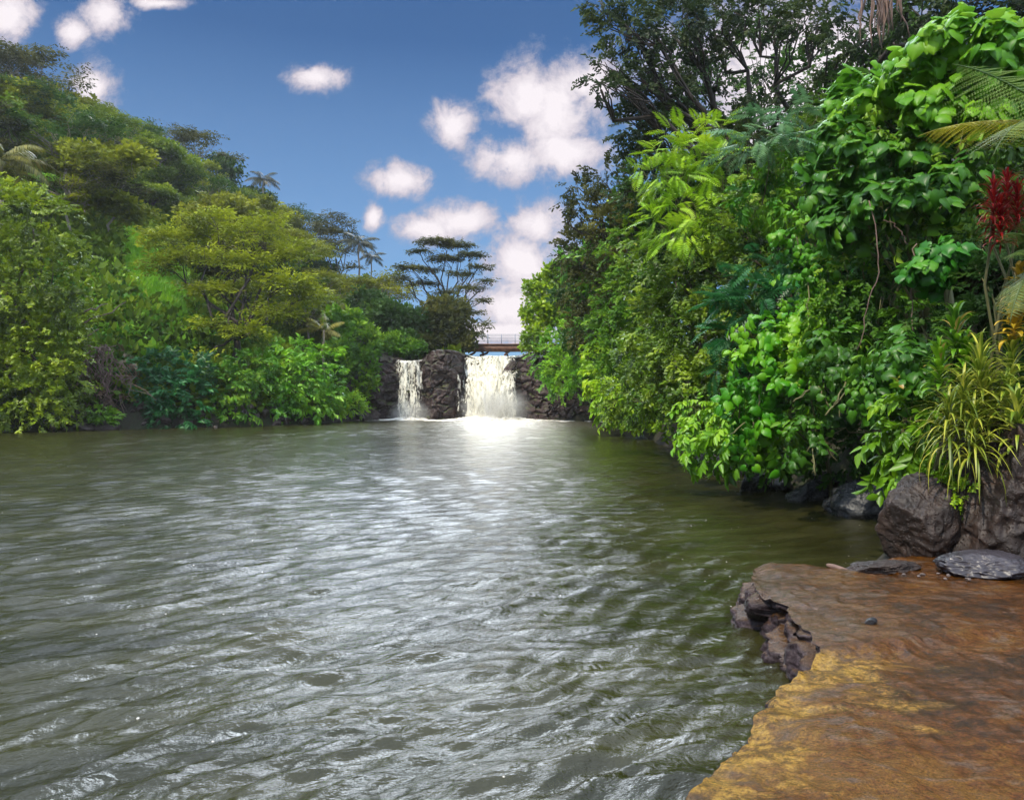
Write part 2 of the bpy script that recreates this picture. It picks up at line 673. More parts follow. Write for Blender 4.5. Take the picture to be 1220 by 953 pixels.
bp = N(nt, 'ShaderNodeBump', i_Strength=.8, i_Distance=.15)
L(nt, n2, bp.inputs['Height'])
L(nt, bp.outputs[0], pb.inputs['Normal'])
L(nt, pb.outputs[0], out.inputs[0])
tag(obj('ground', mesh('ground', V, Q, None, True, m)), kind='structure')

# ------------------------------------------------------------------ water
th_f = np.linspace(-radians(46), radians(46), 900)
th_b = np.linspace(radians(46), radians(314), 90)[1:-1]
th = np.concatenate([th_f, th_b])
rr = np.concatenate([[0.3], np.geomspace(1.2, 66, 900), [75, 110]])
TH, RR = np.meshgrid(th, rr, indexing='ij')
wx, wy = (RR * np.sin(TH)).ravel(), (RR * np.cos(TH)).ravel()
cell = np.maximum(RR.ravel() * (2 * radians(46) / 900), RR.ravel() * (math.log(66 / 1.2) / 900))
cell = np.where(np.abs(TH.ravel()) <= radians(46.01), cell, 2.5)
wob = np.stack([wx * .35, wy * .35, wx * 0], -1)
w1, w2 = fbm(wob, 3, 21), fbm(wob + 50, 3, 22)
h = np.zeros(len(wx))
rngw = np.random.default_rng(5)
for k in range(90):
    lam = .08 * (.62 / .08) ** rngw.random()
    ang = radians(-90 + 28) + rngw.normal() * radians(19)
    kx, ky = cos(ang) * 2 * pi / lam, sin(ang) * 2 * pi / lam
    amp = .0064 * lam ** .95
    fade = np.clip((lam / np.maximum(cell, 1e-3) - 3) / 4, 0, 1)
    ph = kx * (wx + w1 * .45) + ky * (wy + w2 * .45) + rngw.random() * 6.28
    grp = .55 + .9 * np.clip(.5 + vnoise(np.stack([wx / (lam * 3.5), wy / (lam * 3.5), np.full(len(wx), k * 3.7)], -1), k), 0, 1)
    sn = np.sin(ph)
    h += amp * fade * grp * (sn - .25 * np.cos(2 * ph))
# chop towards the falls
h += .10 * fbm(np.stack([wx * 1.0, wy * .8, wx * 0], -1), 3, 31) * (.15 + .85 * smooth(RR.ravel(), 14, 42)) * smooth(RR.ravel(), 7, 14)
V = np.stack([wx, wy, h], -1)
na, nr = len(th), len(rr)
ii, jj = np.meshgrid(np.arange(na), np.arange(nr - 1), indexing='ij')
q0 = (ii * nr + jj).ravel()
q1 = (((ii + 1) % na) * nr + jj).ravel()
Q = np.stack([q0, q0 + 1, q1 + 1, q1], -1)
m, nt, out = nodes('murky_river_water')
geo = N(nt, 'ShaderNodeNewGeometry')
pos = geo.outputs['Position']
sx = N(nt, 'ShaderNodeSeparateXYZ')
L(nt, pos, sx.inputs[0])
# turbulent pale water below the falls, plus glare painted into the colour
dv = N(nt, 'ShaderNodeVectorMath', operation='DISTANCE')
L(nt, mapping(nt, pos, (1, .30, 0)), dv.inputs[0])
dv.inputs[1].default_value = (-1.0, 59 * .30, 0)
turb_glare = maprange(nt, dv.outputs['Value'], .5, 11, 1, 0, True)
nf = noise(nt, mapping(nt, pos, (.8, 1.6, 1)), 1.6, 6, .7)
nf2 = noise(nt, mapping(nt, pos, (1, 2.4, 1)), 5, 5, .7)
foam = maprange(nt, math_(nt, 'ADD', math_(nt, 'MULTIPLY', nf, .55), math_(nt, 'MULTIPLY_ADD', turb_glare, .62, math_(nt, 'MULTIPLY', nf2, .35))), .80, 1.25)
band = maprange(nt, sx.outputs[1], 57.5, 61.8)
foam = math_(nt, 'MAXIMUM', foam, math_(nt, 'MULTIPLY', band, maprange(nt, nf2, .38, .55)))
# rain splashes: tiny white spots
vo = N(nt, 'ShaderNodeTexVoronoi')
vo.inputs['Scale'].default_value = 5.5
L(nt, pos, vo.inputs['Vector'])
wn = N(nt, 'ShaderNodeSeparateColor')
L(nt, vo.outputs['Color'], wn.inputs[0])
spot = math_(nt, 'MULTIPLY', maprange(nt, vo.outputs['Distance'], .04, .07, 1, 0), math_(nt, 'GREATER_THAN', wn.outputs[0], .62))
foam = math_(nt, 'MAXIMUM', foam, math_(nt, 'MULTIPLY', spot, .55))
body = ramp(nt, [(.35, (.014, .014, .003)), (.65, (.032, .031, .010))])
L(nt, noise(nt, mapping(nt, mapping(nt, pos, rot=(0, 0, radians(-28))), (.35, 1.3, 1)), .9, 4, .6), body.inputs[0])
turb_glare = math_(nt, 'MULTIPLY', turb_glare, turb_glare)
col = mixc(nt, turb_glare, body.outputs[0], (.30, .29, .23))
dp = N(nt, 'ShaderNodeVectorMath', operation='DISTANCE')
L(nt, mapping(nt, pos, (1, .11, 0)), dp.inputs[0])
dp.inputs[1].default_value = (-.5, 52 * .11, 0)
painted_glare = math_(nt, 'MULTIPLY', maprange(nt, dp.outputs['Value'], .6, 4.8, 1, 0, True), maprange(nt, nf, .30, .60, .45, 1.1))  # long streak of glare below the falls, painted pale into the water colour
col = mixc(nt, math_(nt, 'MINIMUM', painted_glare, .95), col, (.75, .73, .66))
col = mixc(nt, foam, col, (.82, .80, .74))
pb = N(nt, 'ShaderNodeBsdfPrincipled', i_IOR=1.5)
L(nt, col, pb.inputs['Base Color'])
L(nt, math_(nt, 'MAXIMUM', maprange(nt, sx.outputs[1], 8, 55, .07, .20), math_(nt, 'MULTIPLY', foam, .7)), pb.inputs['Roughness'])
# fine ripples + rain rings
r1 = noise(nt, mapping(nt, mapping(nt, pos, rot=(0, 0, radians(-28))), (.5, 1.5, 1)), 5.0, 6, .62, .3)
r2 = noise(nt, mapping(nt, pos, (1, 1.4, 1)), 19, 3, .6, .3)
vr = N(nt, 'ShaderNodeTexVoronoi')
vr.inputs['Scale'].default_value = 1.9
L(nt, pos, vr.inputs['Vector'])
ring = math_(nt, 'MULTIPLY', math_(nt, 'SINE', math_(nt, 'MULTIPLY', vr.outputs['Distance'], 58.)), maprange(nt, vr.outputs['Distance'], .03, .34, 1, 0))
hh = math_(nt, 'ADD', math_(nt, 'MULTIPLY', r1, 1.), math_(nt, 'MULTIPLY', r2, .22))
hh = math_(nt, 'ADD', hh, math_(nt, 'MULTIPLY', ring, .06))
hh = math_(nt, 'ADD', hh, math_(nt, 'MULTIPLY', spot, .2))
bp = N(nt, 'ShaderNodeBump', i_Strength=1., i_Distance=.029)
L(nt, hh, bp.inputs['Height'])
L(nt, bp.outputs[0], pb.inputs['Normal'])
L(nt, pb.outputs[0], out.inputs[0])
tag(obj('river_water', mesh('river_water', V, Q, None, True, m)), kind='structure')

# ------------------------------------------------------------------ cliff at the falls
cx = np.linspace(-13.5, 9.2, 330)
ct = np.linspace(0, 1, 190)


def lip_y(x):
    y = np.full_like(x, 62.6)
    y = y - 2.1 * np.exp(-((x + 5.65) / 1.35) ** 4)                       # central pillar
    y = y - 1.1 * smooth(-9.6 - x, 0, 1.8) - 1.2 * smooth(-11.2 - x, 0, 2)    # left shoulder
    y = y - 1.0 * smooth(x - .35, 0, .9) - np.maximum(x - 1.2, 0) * .78        # right shoulder
    return y


def lip_z(x):
    z = np.full_like(x, 5.15)
    z = z - .35 * np.exp(-((x + 8.3) / 1.1) ** 4)
    z = z + .45 * np.exp(-((x + 5.6) / 1.5) ** 4)
    z = z + .35 * smooth(x - .6, 0, 1.2) - .5 * smooth(x, 3, 7)
    z = z + .5 * smooth(-9.8 - x, 0, 1)
    return z


CXX, CT = np.meshgrid(cx, ct, indexing='ij')
CXX, CT = CXX.ravel(), CT.ravel()
ly_, lz_ = lip_y(CXX), lip_z(CXX)
face = CT < .78
tz = np.clip(CT / .78, 0, 1)
cz = -1 + (lz_ + 1) * tz
back = np.clip((CT - .78) / .22, 0, 1)
edge = smooth(tz, .86, 1) * .55
cy = ly_ + edge + back * 7
cz = np.where(face, cz, lz_ + .15 * np.sin(back * pi))
p = np.stack([CXX * .45, cy * .45, cz * .45], -1)
d = fbm(p, 4, 41) * 1.0 + fbm(p * np.array([3, 3, 6]), 4, 44) * .5 + fbm(p * 9, 3, 46, True) * .16
# strata and the overhanging cap of the pillar
pil = np.exp(-((CXX + 5.65) / 1.4) ** 4)
wv_, wc_ = worley(np.stack([CXX * .95, cy * .6, cz * 1.25], -1), 5)
wv2, wc2 = worley(np.stack([CXX * 2.6, cy * 2, cz * 3.2], -1), 6)
d = d * .8 + wv_ * .45 + smooth(wc_, 0, .16) * .28 + wv2 * .12 + smooth(wc2, 0, .15) * .08 - .4
cy = cy - d * np.where(face, 1, .3) - pil * .45 * smooth(cz, 3.0, 3.9) * face
cz = cz + fbm(p * 3 + 9, 3, 47) * .22
cy = cy + .9 * np.exp(-((CXX + .9) / 2.0) ** 4) * smooth(cz, 3.3, 4.3) * face    # recess behind right fall's top
V = np.stack([CXX + fbm(p * 2 + 3, 3, 49) * .2, cy, cz], -1)
ny_ = len(ct)
ii, jj = np.meshgrid(np.arange(len(cx) - 1), np.arange(ny_ - 1), indexing='ij')
q = (ii * ny_ + jj).ravel()
tag(obj('cliff', mesh('cliff', V, np.stack([q, q + ny_, q + ny_ + 1, q + 1], -1), None, True, M['cliff'])), kind='structure')


# waterfalls
def fallmat(name, cover, col=(.90, .87, .74), tint=(.68, .60, .36), sc_=1.):
    m, nt, out = nodes(name)
    geo = N(nt, 'ShaderNodeNewGeometry')
    pos = geo.outputs['Position']
    st = noise(nt, mapping(nt, pos, (1, 1, .22)), 2.6 * sc_, 7, .66, .8)
    st2 = noise(nt, mapping(nt, pos, (1, 1, .5)), 7 * sc_, 5, .7, .5)
    f = math_(nt, 'ADD', math_(nt, 'MULTIPLY', st, .6), math_(nt, 'MULTIPLY', st2, .4))
    ed = N(nt, 'ShaderNodeAttribute', attribute_name='v')
    fe = math_(nt, 'ADD', f, maprange(nt, ed.outputs['Fac'], 0, .38, -.22, 0))
    al = maprange(nt, fe, cover, cover + .07, 0, 1)
    rp = ramp(nt, [(.38, tint), (.52, col), (.7, (.93, .93, .92))])
    L(nt, f, rp.inputs[0])
    df = N(nt, 'ShaderNodeBsdfPrincipled', i_Roughness=.5)
    L(nt, rp.outputs[0], df.inputs['Base Color'])
    bp = N(nt, 'ShaderNodeBump', i_Strength=1., i_Distance=.18)
    L(nt, f, bp.inputs['Height'])
    L(nt, bp.outputs[0], df.inputs['Normal'])
    tr = N(nt, 'ShaderNodeBsdfTranslucent')
    tr.inputs[0].default_value = (.85, .85, .8, 1)
    mx = N(nt, 'ShaderNodeMixShader', i_0=.35)
    L(nt, df.outputs[0], mx.inputs[1])
    L(nt, tr.outputs[0], mx.inputs[2])
    tp = N(nt, 'ShaderNodeBsdfTransparent')
    m2 = N(nt, 'ShaderNodeMixShader')
    L(nt, al, m2.inputs[0])
    L(nt, tp.outputs[0], m2.inputs[1])
    L(nt, mx.outputs[0], m2.inputs[2])
    L(nt, m2.outputs[0], out.inputs[0])
    return m


def fall_sheet(g, x0t, x1t, x0b, x1b, zt, prof, off, seed, n=90, mrows=110, zb=-.1):
    """prof: list of (height fraction from top 0..1, y) for the stream of water"""
    u = np.linspace(0, 1, n)
    t = np.linspace(0, 1, mrows)
    U, TT = np.meshgrid(u, t, indexing='ij')
    U, TT = U.ravel(), TT.ravel()
    ph, py_ = zip(*prof)
    y = np.interp(TT, ph, py_)
    z = zt + (zb - zt) * np.clip((TT - .08) / .92, 0, 1) ** 1.02
    k = TT ** .8
    x = (x0t + (x1t - x0t) * U) * (1 - k) + (x0b + (x1b - x0b) * U) * k
    edge = np.minimum(U, 1 - U) * 2
    pp = np.stack([x * 1.3, TT * 1.3, x * 0 + seed], -1)
    y = y - off - .35 * smooth(edge, 0, .5) * TT ** .5 - fbm(pp, 4, seed) * .55 - fbm(pp * 4, 3, seed + 5) * .22
    x = x + fbm(np.stack([U * 3, TT * 4, U * 0], -1), 3, seed + 2) * .22
    V = np.stack([x, y, z + fbm(pp * 2, 3, seed + 9) * .12], -1)
    ii, jj = np.meshgrid(np.arange(n - 1), np.arange(mrows - 1), indexing='ij')
    q = (ii * mrows + jj).ravel()
    g.add(V, np.stack([q, q + mrows, q + mrows + 1, q + 1], -1), np.clip(edge[q], 0, 1))


MF_dense = fallmat('rushing_white_water', .40)
MF_mid = fallmat('streaming_white_water', .455, tint=(.42, .40, .36))
MF_thin = fallmat('thin_trickle_water', .50, tint=(.4, .38, .36))
wf = empty('waterfall', (-8.3, 61.5, 0), 'narrow white waterfall with dark streaks left of the brown rock pillar', 'waterfall')
g = Geo()
pr = [(0, 63.3), (.06, 62.4), (.12, 61.9), (.5, 61.6), (1, 61.3)]
fall_sheet(g, -9.65, -7.1, -9.75, -6.85, 4.85, pr, 0, 71)
obj('water_curtain', g.mesh('fall_curtain', MF_mid, True, (-8.3, 61.5, 0)), wf)
g = Geo()
fall_sheet(g, -9.3, -8.0, -9.2, -7.4, 4.7, pr, .35, 75)
obj('water_curtain', g.mesh('fall_curtain', MF_mid, True, (-8.3, 61.5, 0)), wf)
wf = empty('waterfall', (-1.5, 61.2, 0), 'wide creamy waterfall pouring over the lip right of the brown rock pillar', 'waterfall')
g = Geo()
pr = [(0, 64.), (.06, 63.3), (.12, 62.9), (.30, 62.3), (.36, 61.9), (.45, 61.5), (.7, 61.2), (1, 60.8)]
fall_sheet(g, -4.25, .15, -4.35, .85, 5.25, pr, 0, 81, 140)
obj('water_curtain', g.mesh('fall_curtain', MF_dense, True, (-1.5, 61.2, 0)), wf)
g = Geo()
pr2 = [(0, 62.6), (.1, 62.2), (.3, 61.7), (.6, 61.0), (1, 60.5)]
fall_sheet(g, -3.5, -1.2, -3.9, .7, 3.9, pr2, .2, 85, 120)
obj('water_curtain', g.mesh('fall_curtain', MF_dense, True, (-1.5, 61.2, 0)), wf)
g = Geo()
fall_sheet(g, -.7, .45, -1.5, 0.6, 5.2, [(0, 63.6), (.1, 62.5), (.4, 61.6), (1, 60.8)], .35, 88, 60)
obj('water_curtain', g.mesh('fall_curtain', MF_mid, True, (-1.5, 61.2, 0)), wf)
g = Geo()
fall_sheet(g, -4.45, -4.15, -4.5, -4.1, 3.7, [(0, 61.4), (.1, 60.9), (1, 60.5)], .1, 91, 16, 90)
o = obj('waterfall', g.mesh('trickle', MF_thin, True, (-4.3, 61, 0)), None, (-4.3, 61, 0))
tag(o, 'thin white trickle running down beside the wide waterfall', 'waterfall')
# diagonal rock that splits the top of the right fall


def rock_mesh(name, size, seed, mat, rough=.28, n=48, cuts=9, flat=None):
    rng = np.random.default_rng(seed)
    u = np.linspace(0, 2 * pi, n * 2, endpoint=False)
    v = np.linspace(.02, pi - .02, n)
    U, VV = np.meshgrid(u, v, indexing='ij')
    D = np.stack([np.cos(U) * np.sin(VV), np.sin(U) * np.sin(VV), np.cos(VV)], -1).reshape(-1, 3)
    r = np.ones(len(D))
    for k in range(cuts):
        c = norm(rng.normal(size=3))
        off = .62 + .3 * rng.random()
        dd = D @ c
        r = np.where(dd > .05, np.minimum(r, off / np.maximum(dd, .05)), r)
    r = r * (1 + rough * .6 * fbm(D * 1.6 + seed, 4, seed, False) + rough * .3 * fbm(D * 5 + seed, 4, seed + 3, True))
    V = D * r[:, None] * np.asarray(size)
    if flat is not None:
        V[:, 2] = np.maximum(V[:, 2], flat)
    nn = n
    ii, jj = np.meshgrid(np.arange(2 * n), np.arange(n - 1), indexing='ij')
    q0 = (ii * nn + jj).ravel()
    q1 = (((ii + 1) % (2 * n)) * nn + jj).ravel()
    return mesh(name, V, np.stack([q0, q0 + 1, q1 + 1, q1], -1), None, True, mat)


tag(obj('rock', rock_mesh('split_rock', (.42, .5, .85), 5, M['cliff'], .5, 48, 12), None, (-.3, 61.75, 4.05), (0, .75, 0)),
    'dark rock jutting out of the upper right of the wide waterfall', 'rock')
# spray foam strip at the foot of the falls (part of the water)
u = np.linspace(-10.6, 8.0, 360)
w = np.linspace(0, 1, 26)
U, W = np.meshgrid(u, w, indexing='ij')
U, W = U.ravel(), W.ravel()
amp = .28 * np.exp(-((U + 1.6) / 2.4) ** 2) + .14 * np.exp(-((U + 8.3) / 1.3) ** 2) + .05
base = np.minimum(lip_y(U) + .2, 62)
yy = base - 2.6 * W - .3 * fbm(np.stack([U, W * 0, W * 0], -1), 3, 61)
zz = -.06 + amp * np.sin(W * pi) ** .8 * (1 + 1.2 * fbm(np.stack([U * 2.4, yy * 2.4, U * 0], -1), 4, 62, True))
m, nt, out = nodes('white_foam')
geo = N(nt, 'ShaderNodeNewGeometry')
nf = noise(nt, geo.outputs['Position'], 3., 6, .7)
rp = ramp(nt, [(.35, (.35, .32, .24)), (.55, (.85, .83, .78))])
L(nt, nf, rp.inputs[0])
pb = N(nt, 'ShaderNodeBsdfPrincipled', i_Roughness=.7)
L(nt, rp.outputs[0], pb.inputs['Base Color'])
L(nt, pb.outputs[0], out.inputs[0])
q = None
ii, jj = np.meshgrid(np.arange(len(u) - 1), np.arange(25), indexing='ij')
q = (ii * 26 + jj).ravel()
tag(obj('foam', mesh('foam', np.stack([U, yy, zz], -1), np.stack([q, q + 26, q + 27, q + 1], -1), None, True, m)), kind='stuff')


# mist at the foot of the falls
def blob_volume(name, loc, size, dens, seed):
    me = rock_mesh(name, size, seed, None, .25, 20, 0)
    m, nt, out = nodes(name + '_air')
    tc = N(nt, 'ShaderNodeTexCoord')
    ln = N(nt, 'ShaderNodeVectorMath', operation='LENGTH')
    L(nt, mapping(nt, tc.outputs['Object'], tuple(1 / s for s in size)), ln.inputs[0])
    fall = maprange(nt, ln.outputs['Value'], .1, .95, 1, 0, True)
    nz = maprange(nt, noise(nt, tc.outputs['Object'], .9, 3), .3, .7, .4, 1.4)
    pv = N(nt, 'ShaderNodeVolumePrincipled')
    pv.inputs['Color'].default_value = (.97, .97, .95, 1)
    pv.inputs['Anisotropy'].default_value = .2
    L(nt, math_(nt, 'MULTIPLY', math_(nt, 'MULTIPLY', fall, nz), dens), pv.inputs['Density'])
    L(nt, pv.outputs[0], out.inputs['Volume'])
    me.materials.clear()
    me.materials.append(m)
    return tag(obj('mist', me, None, loc), kind='stuff')


blob_volume('mist', (-1.3, 60.2, .9), (3.4, 2.0, 2.5), 1.1, 3)
blob_volume('spray', (-8.2, 60.6, .5), (2.2, 1.5, 1.6), .7, 4)

# ------------------------------------------------------------------ footbridge
m, nt, out = nodes('rusty_brown_steel')
geo = N(nt, 'ShaderNodeNewGeometry')
rp = ramp(nt, [(.35, (.075, .032, .018)), (.6, (.17, .085, .05))])
L(nt, noise(nt, geo.outputs['Position'], 3, 6, .7), rp.inputs[0])
pb = N(nt, 'ShaderNodeBsdfPrincipled', i_Roughness=.75)
L(nt, rp.outputs[0], pb.inputs['Base Color'])
L(nt, pb.outputs[0], out.inputs[0])
M['rust'] = m
m, nt, out = nodes('grey_rail_paint')
pb = N(nt, 'ShaderNodeBsdfPrincipled', i_Roughness=.5)
pb.inputs['Base Color'].default_value = (.16, .20, .27, 1)
L(nt, pb.outputs[0], out.inputs[0])
M['rail'] = m


def box(g, c, s, a=.5):
    c, s = np.array(c, float), np.array(s, float) / 2
    V = np.array([(x, y, z) for x in (-1, 1) for y in (-1, 1) for z in (-1, 1)]) * s + c
    g.add(V, [(0, 1, 3, 2), (4, 6, 7, 5), (0, 4, 5, 1), (2, 3, 7, 6), (0, 2, 6, 4), (1, 5, 7, 3)], a)


BY = 72.
bz = CAM + (HZ - 410.5) / F * BY     # top of the girder
br = empty('footbridge', (-1, BY, 0), 'rusty brown footbridge with a thin rail crossing behind the top of the wide waterfall', 'bridge')
O = np.array([-1, BY, 0.])


def bpart(name, fn, mat):
    g = Geo()
    fn(g)
    return obj(name, g.mesh(name, mat, False, O), br)


bpart('deck', lambda g: box(g, (-1, BY, bz - .03), (15, 1.5, .12)), M['rust'])
for s in (-1, 1):
    bpart('girder', lambda g: (box(g, (-1, BY + s * .62, bz - .38), (15, .10, .56)), box(g, (-1, BY + s * .62, bz - .64), (15, .26, .05))), M['rust'])
    rl = bpart('railing', lambda g: [box(g, (-1, BY + s * .72, bz + zz_), (15, .035, .035)) for zz_ in (.35, .62, .9)], M['rail'])
    for k in range(11):
        g = Geo()
        box(g, (-7.5 + k * 1.3, BY + s * .72, bz + .45), (.05, .05, .98))
        obj('post', g.mesh('post', M['rail'], False, O), rl)
for x0, x1 in ((-3.6, -2.2), (-1.9, -3.0), (-1.6, .2), (.4, -.9), (.6, 1.6), (-4.6, -3.4)):
    g = Geo()
    tube(g, bend((x0, BY - .3, 4.6), (x1, BY - .3, bz - .6), 6, .07, .10), np.linspace(.14, .09, 6))
    obj('brace', g.mesh('brace', M['rust'], True, O), br)


# ------------------------------------------------------------------ plants
def lobes_world(lobes):
    out_ = []
    for lb in lobes:
        px, py, D, rx, rz = lb[:5]
        dy = lb[5] if len(lb) > 5 else .8
        out_.append((P(px, py, D), np.array([rx / F * D, max(rx, rz) * dy / F * D * .8, rz / F * D])))
    return out_


COVER = 1.0


def fill_lobes(g, lobes, kind, size, cover, gup=0., nup=.7, rough=.28, back=.35, seed=0, hang=0., amax=None, inner=.12, gapth=-.22):
    """clothe ellipsoid lobes with sprigs; lobes = [(centre, radii)]"""
    rng = np.random.default_rng(seed + 100)
    for c, r in lobes:
        area = 4 * pi * ((r[0] * r[1]) ** 1.6 / 3 + (r[0] * r[2]) ** 1.6 / 3 + (r[1] * r[2]) ** 1.6 / 3) ** (1 / 1.6)
        n = int(cover * COVER * area / (size * size * .55))
        if amax:
            n = min(n, amax)
        d = norm(rng.normal(size=(n, 3)))
        # seen sides get the most leaves
        keep = (d[:, 1] < .25) | (rng.random(n) < back) | (d[:, 2] > .6)
        d = d[keep]
        n = len(d)
        lump = 1 + rough * 1.5 * fbm(d * 2.2 + c * .7, 3, seed + 7) + rough * .7 * fbm(d * 6 + c, 2, seed + 13)
        gap = fbm(d * 3.1 + c * 1.3, 2, seed + 5)
        k = (gap > gapth) | (rng.random(n) < .3)
        d, lump = d[k], lump[k]
        n = len(d)
        dep = 1 - np.abs(rng.normal(size=n)) * inner - (rng.random(n) < .2) * rng.random(n) * .35
        pos = c + d * r * (lump * dep)[:, None]
        if hang:
            low = d[:, 2] < .1
            pos[:, 2] -= low * rng.random(n) ** 2 * hang
        out_n = norm(d / r)
        grow = norm(d * r / r.max() + (0 if kind == 'flat' else .35) * out_n)
        jit = .45 if kind != 'flat' else .18
        Y = grow + np.array([0, 0, gup]) + rng.normal(size=(n, 3)) * jit * np.array([1, 1, .6])
        Z = np.array([0, 0, nup]) + out_n * (.6 if kind != 'flat' else .1) + rng.normal(size=(n, 3)) * .3
        s = size * ((.45 + 1. * rng.random(n)) if kind in ('big', 'heart', 'mid') else (.7 + .6 * rng.random(n)))
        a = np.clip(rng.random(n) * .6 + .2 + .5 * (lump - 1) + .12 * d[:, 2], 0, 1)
        stamp(g, kind, pos, Y, Z, s, a)


def make_limbs(g, base, lobes, r0, rng, fork=.45, twigs=5, sides=6):
    """trunk and limbs from the base to each lobe, twigs inside the lobes"""
    base = np.asarray(base, float)
    cen = np.mean([c for c, _ in lobes], axis=0)
    f0 = base + (cen - base) * fork
    f0[:2] = base[:2] * .6 + f0[:2] * .4
    pts = bend(base - np.array([0, 0, .4]), f0, 6, .025, rng=rng)
    tube(g, pts, np.linspace(r0, r0 * .7, 6), 6)
    for c, r in lobes:
        l = bend(f0, c - np.array([0, 0, r[2] * .3]), 7, .05, .08, rng=rng)
        tube(g, l, np.linspace(r0 * .42, r0 * .10, 7), 6)
        for k in range(twigs):
            d = norm(rng.normal(size=3))
            d[2] = abs(d[2]) * .7
            st = l[4 + (k % 2)]
            tube(g, bend(st, c + d * r * .85, 5, .06, .05, rng=rng), np.linspace(r0 * .09, r0 * .03, 5), 6)


def plant(name, label, cat, lobes, leaf, size, mat, cover=1.0, base=None, r0=.12, bark='bark', group=None, fork=.45,
          seed=0, twigs=5, parts=('trunk', 'crown'), strands=0, **kw):
    W = lobes_world(lobes)
    rng = np.random.default_rng(seed + 900)
    if base is None:
        cen = np.mean([c for c, _ in W], axis=0)
        bx, by = cen[0], cen[1] + .2 * W[0][1][1]
    else:
        bx, by = base
    bz_ = T1(bx, by)
    root = empty(name, (bx, by, bz_), label, cat, group)
    off = np.array([bx, by, bz_])
    g = Geo()
    make_limbs(g, off, W, r0, rng, fork, twigs)
    if len(label.split()) > 16:
        print('LONG', label)
    if strands:
        for k in range(strands):
            c, r = W[rng.integers(len(W))]
            a = rng.random() * pi + pi
            top = c + r * np.array([cos(a) * .9, sin(a) * .9, -.2])
            bot = top + np.array([rng.normal() * .2, rng.normal() * .2, -r[2] * (.6 + rng.random())])
            tube(g, bend(top, bot, 6, .03, rng=rng), np.full(6, .012), 6)
    obj(parts[0], g.mesh(parts[0], M[bark], True, off), root)
    g = Geo()
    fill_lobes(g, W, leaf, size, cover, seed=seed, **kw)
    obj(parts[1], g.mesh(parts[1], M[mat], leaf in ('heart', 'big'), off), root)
    return root


NF = 0


def frond_mesh(name, Lf, n, leafl, mat, droop=.55, wid=.05, vee=.25, rng=None):
    """palm / fern frond from the origin along +Y rising then drooping"""
    rng = rng or np.random.default_rng(3)
    g = Geo()
    t = np.linspace(0, 1, 14)
    ry = Lf * (t - .12 * t ** 3)
    rz = Lf * (.28 * t - droop * t ** 2.2)
    pts = np.stack([t * 0, ry, rz], -1)
    tube(g, pts, np.linspace(.035, .008, 14) * Lf / 3, 6, .2)
    tt = np.linspace(.12, .99, n)
    pos = np.stack([np.interp(tt, t, pts[:, k]) for k in range(3)], -1)
    tan = norm(np.stack([np.interp(tt, t, np.gradient(pts[:, k])) for k in range(3)], -1))
    l = leafl * np.sin(np.clip(tt * .95 + .1, 0, 1) * pi) ** .55
    V, Q = leaf1(1, wid)
    V = V.copy()
    V[2, 2] = -.22
    for sd in (-1, 1):
        Y = tan * .55 + np.array([sd, 0, -vee]) + rng.normal(size=(n, 3)) * .07
        place(g, (V, Q, np.array([.5])), pos, Y, np.tile([0, 0, 1.], (n, 1)) + tan * 0 + np.array([-sd * .2, 0, 0]), l, rng.random(n))
    return g.mesh(name, mat, False)


def palm(label, px, py, D, Lf, mat, nf=15, lean=0., group=None, bark='pale', droop=.6, face=None):
    c = P(px, py, D)
    bx, by = c[0] + lean, c[1]
    bz_ = T1(bx, by)
    root = empty('palm_tree', (bx, by, bz_), label, 'palm tree', group)
    rng = np.random.default_rng(int(px) + 5)
    g = Geo()
    pts = bend((0, 0, -.3), c - np.array([bx, by, bz_]), 9, .008, rng=rng)
    tube(g, pts, np.linspace(.2, .11, 9) * Lf / 3.5)
    obj('trunk', g.mesh('trunk', M[bark], True), root)
    fm = frond_mesh('frond', Lf, 42, Lf * .27, M[mat], droop, .10, .55, rng)
    for k in range(nf):
        az = k * 2.399 + rng.normal() * .15
        el = .75 - 1.25 * (k / nf) + rng.normal() * .08
        s = .85 + .25 * rng.random()
        obj('frond', fm, root, c - np.array([bx, by, bz_]), (el, rng.normal() * .15, az), (s, s, s))
    return root


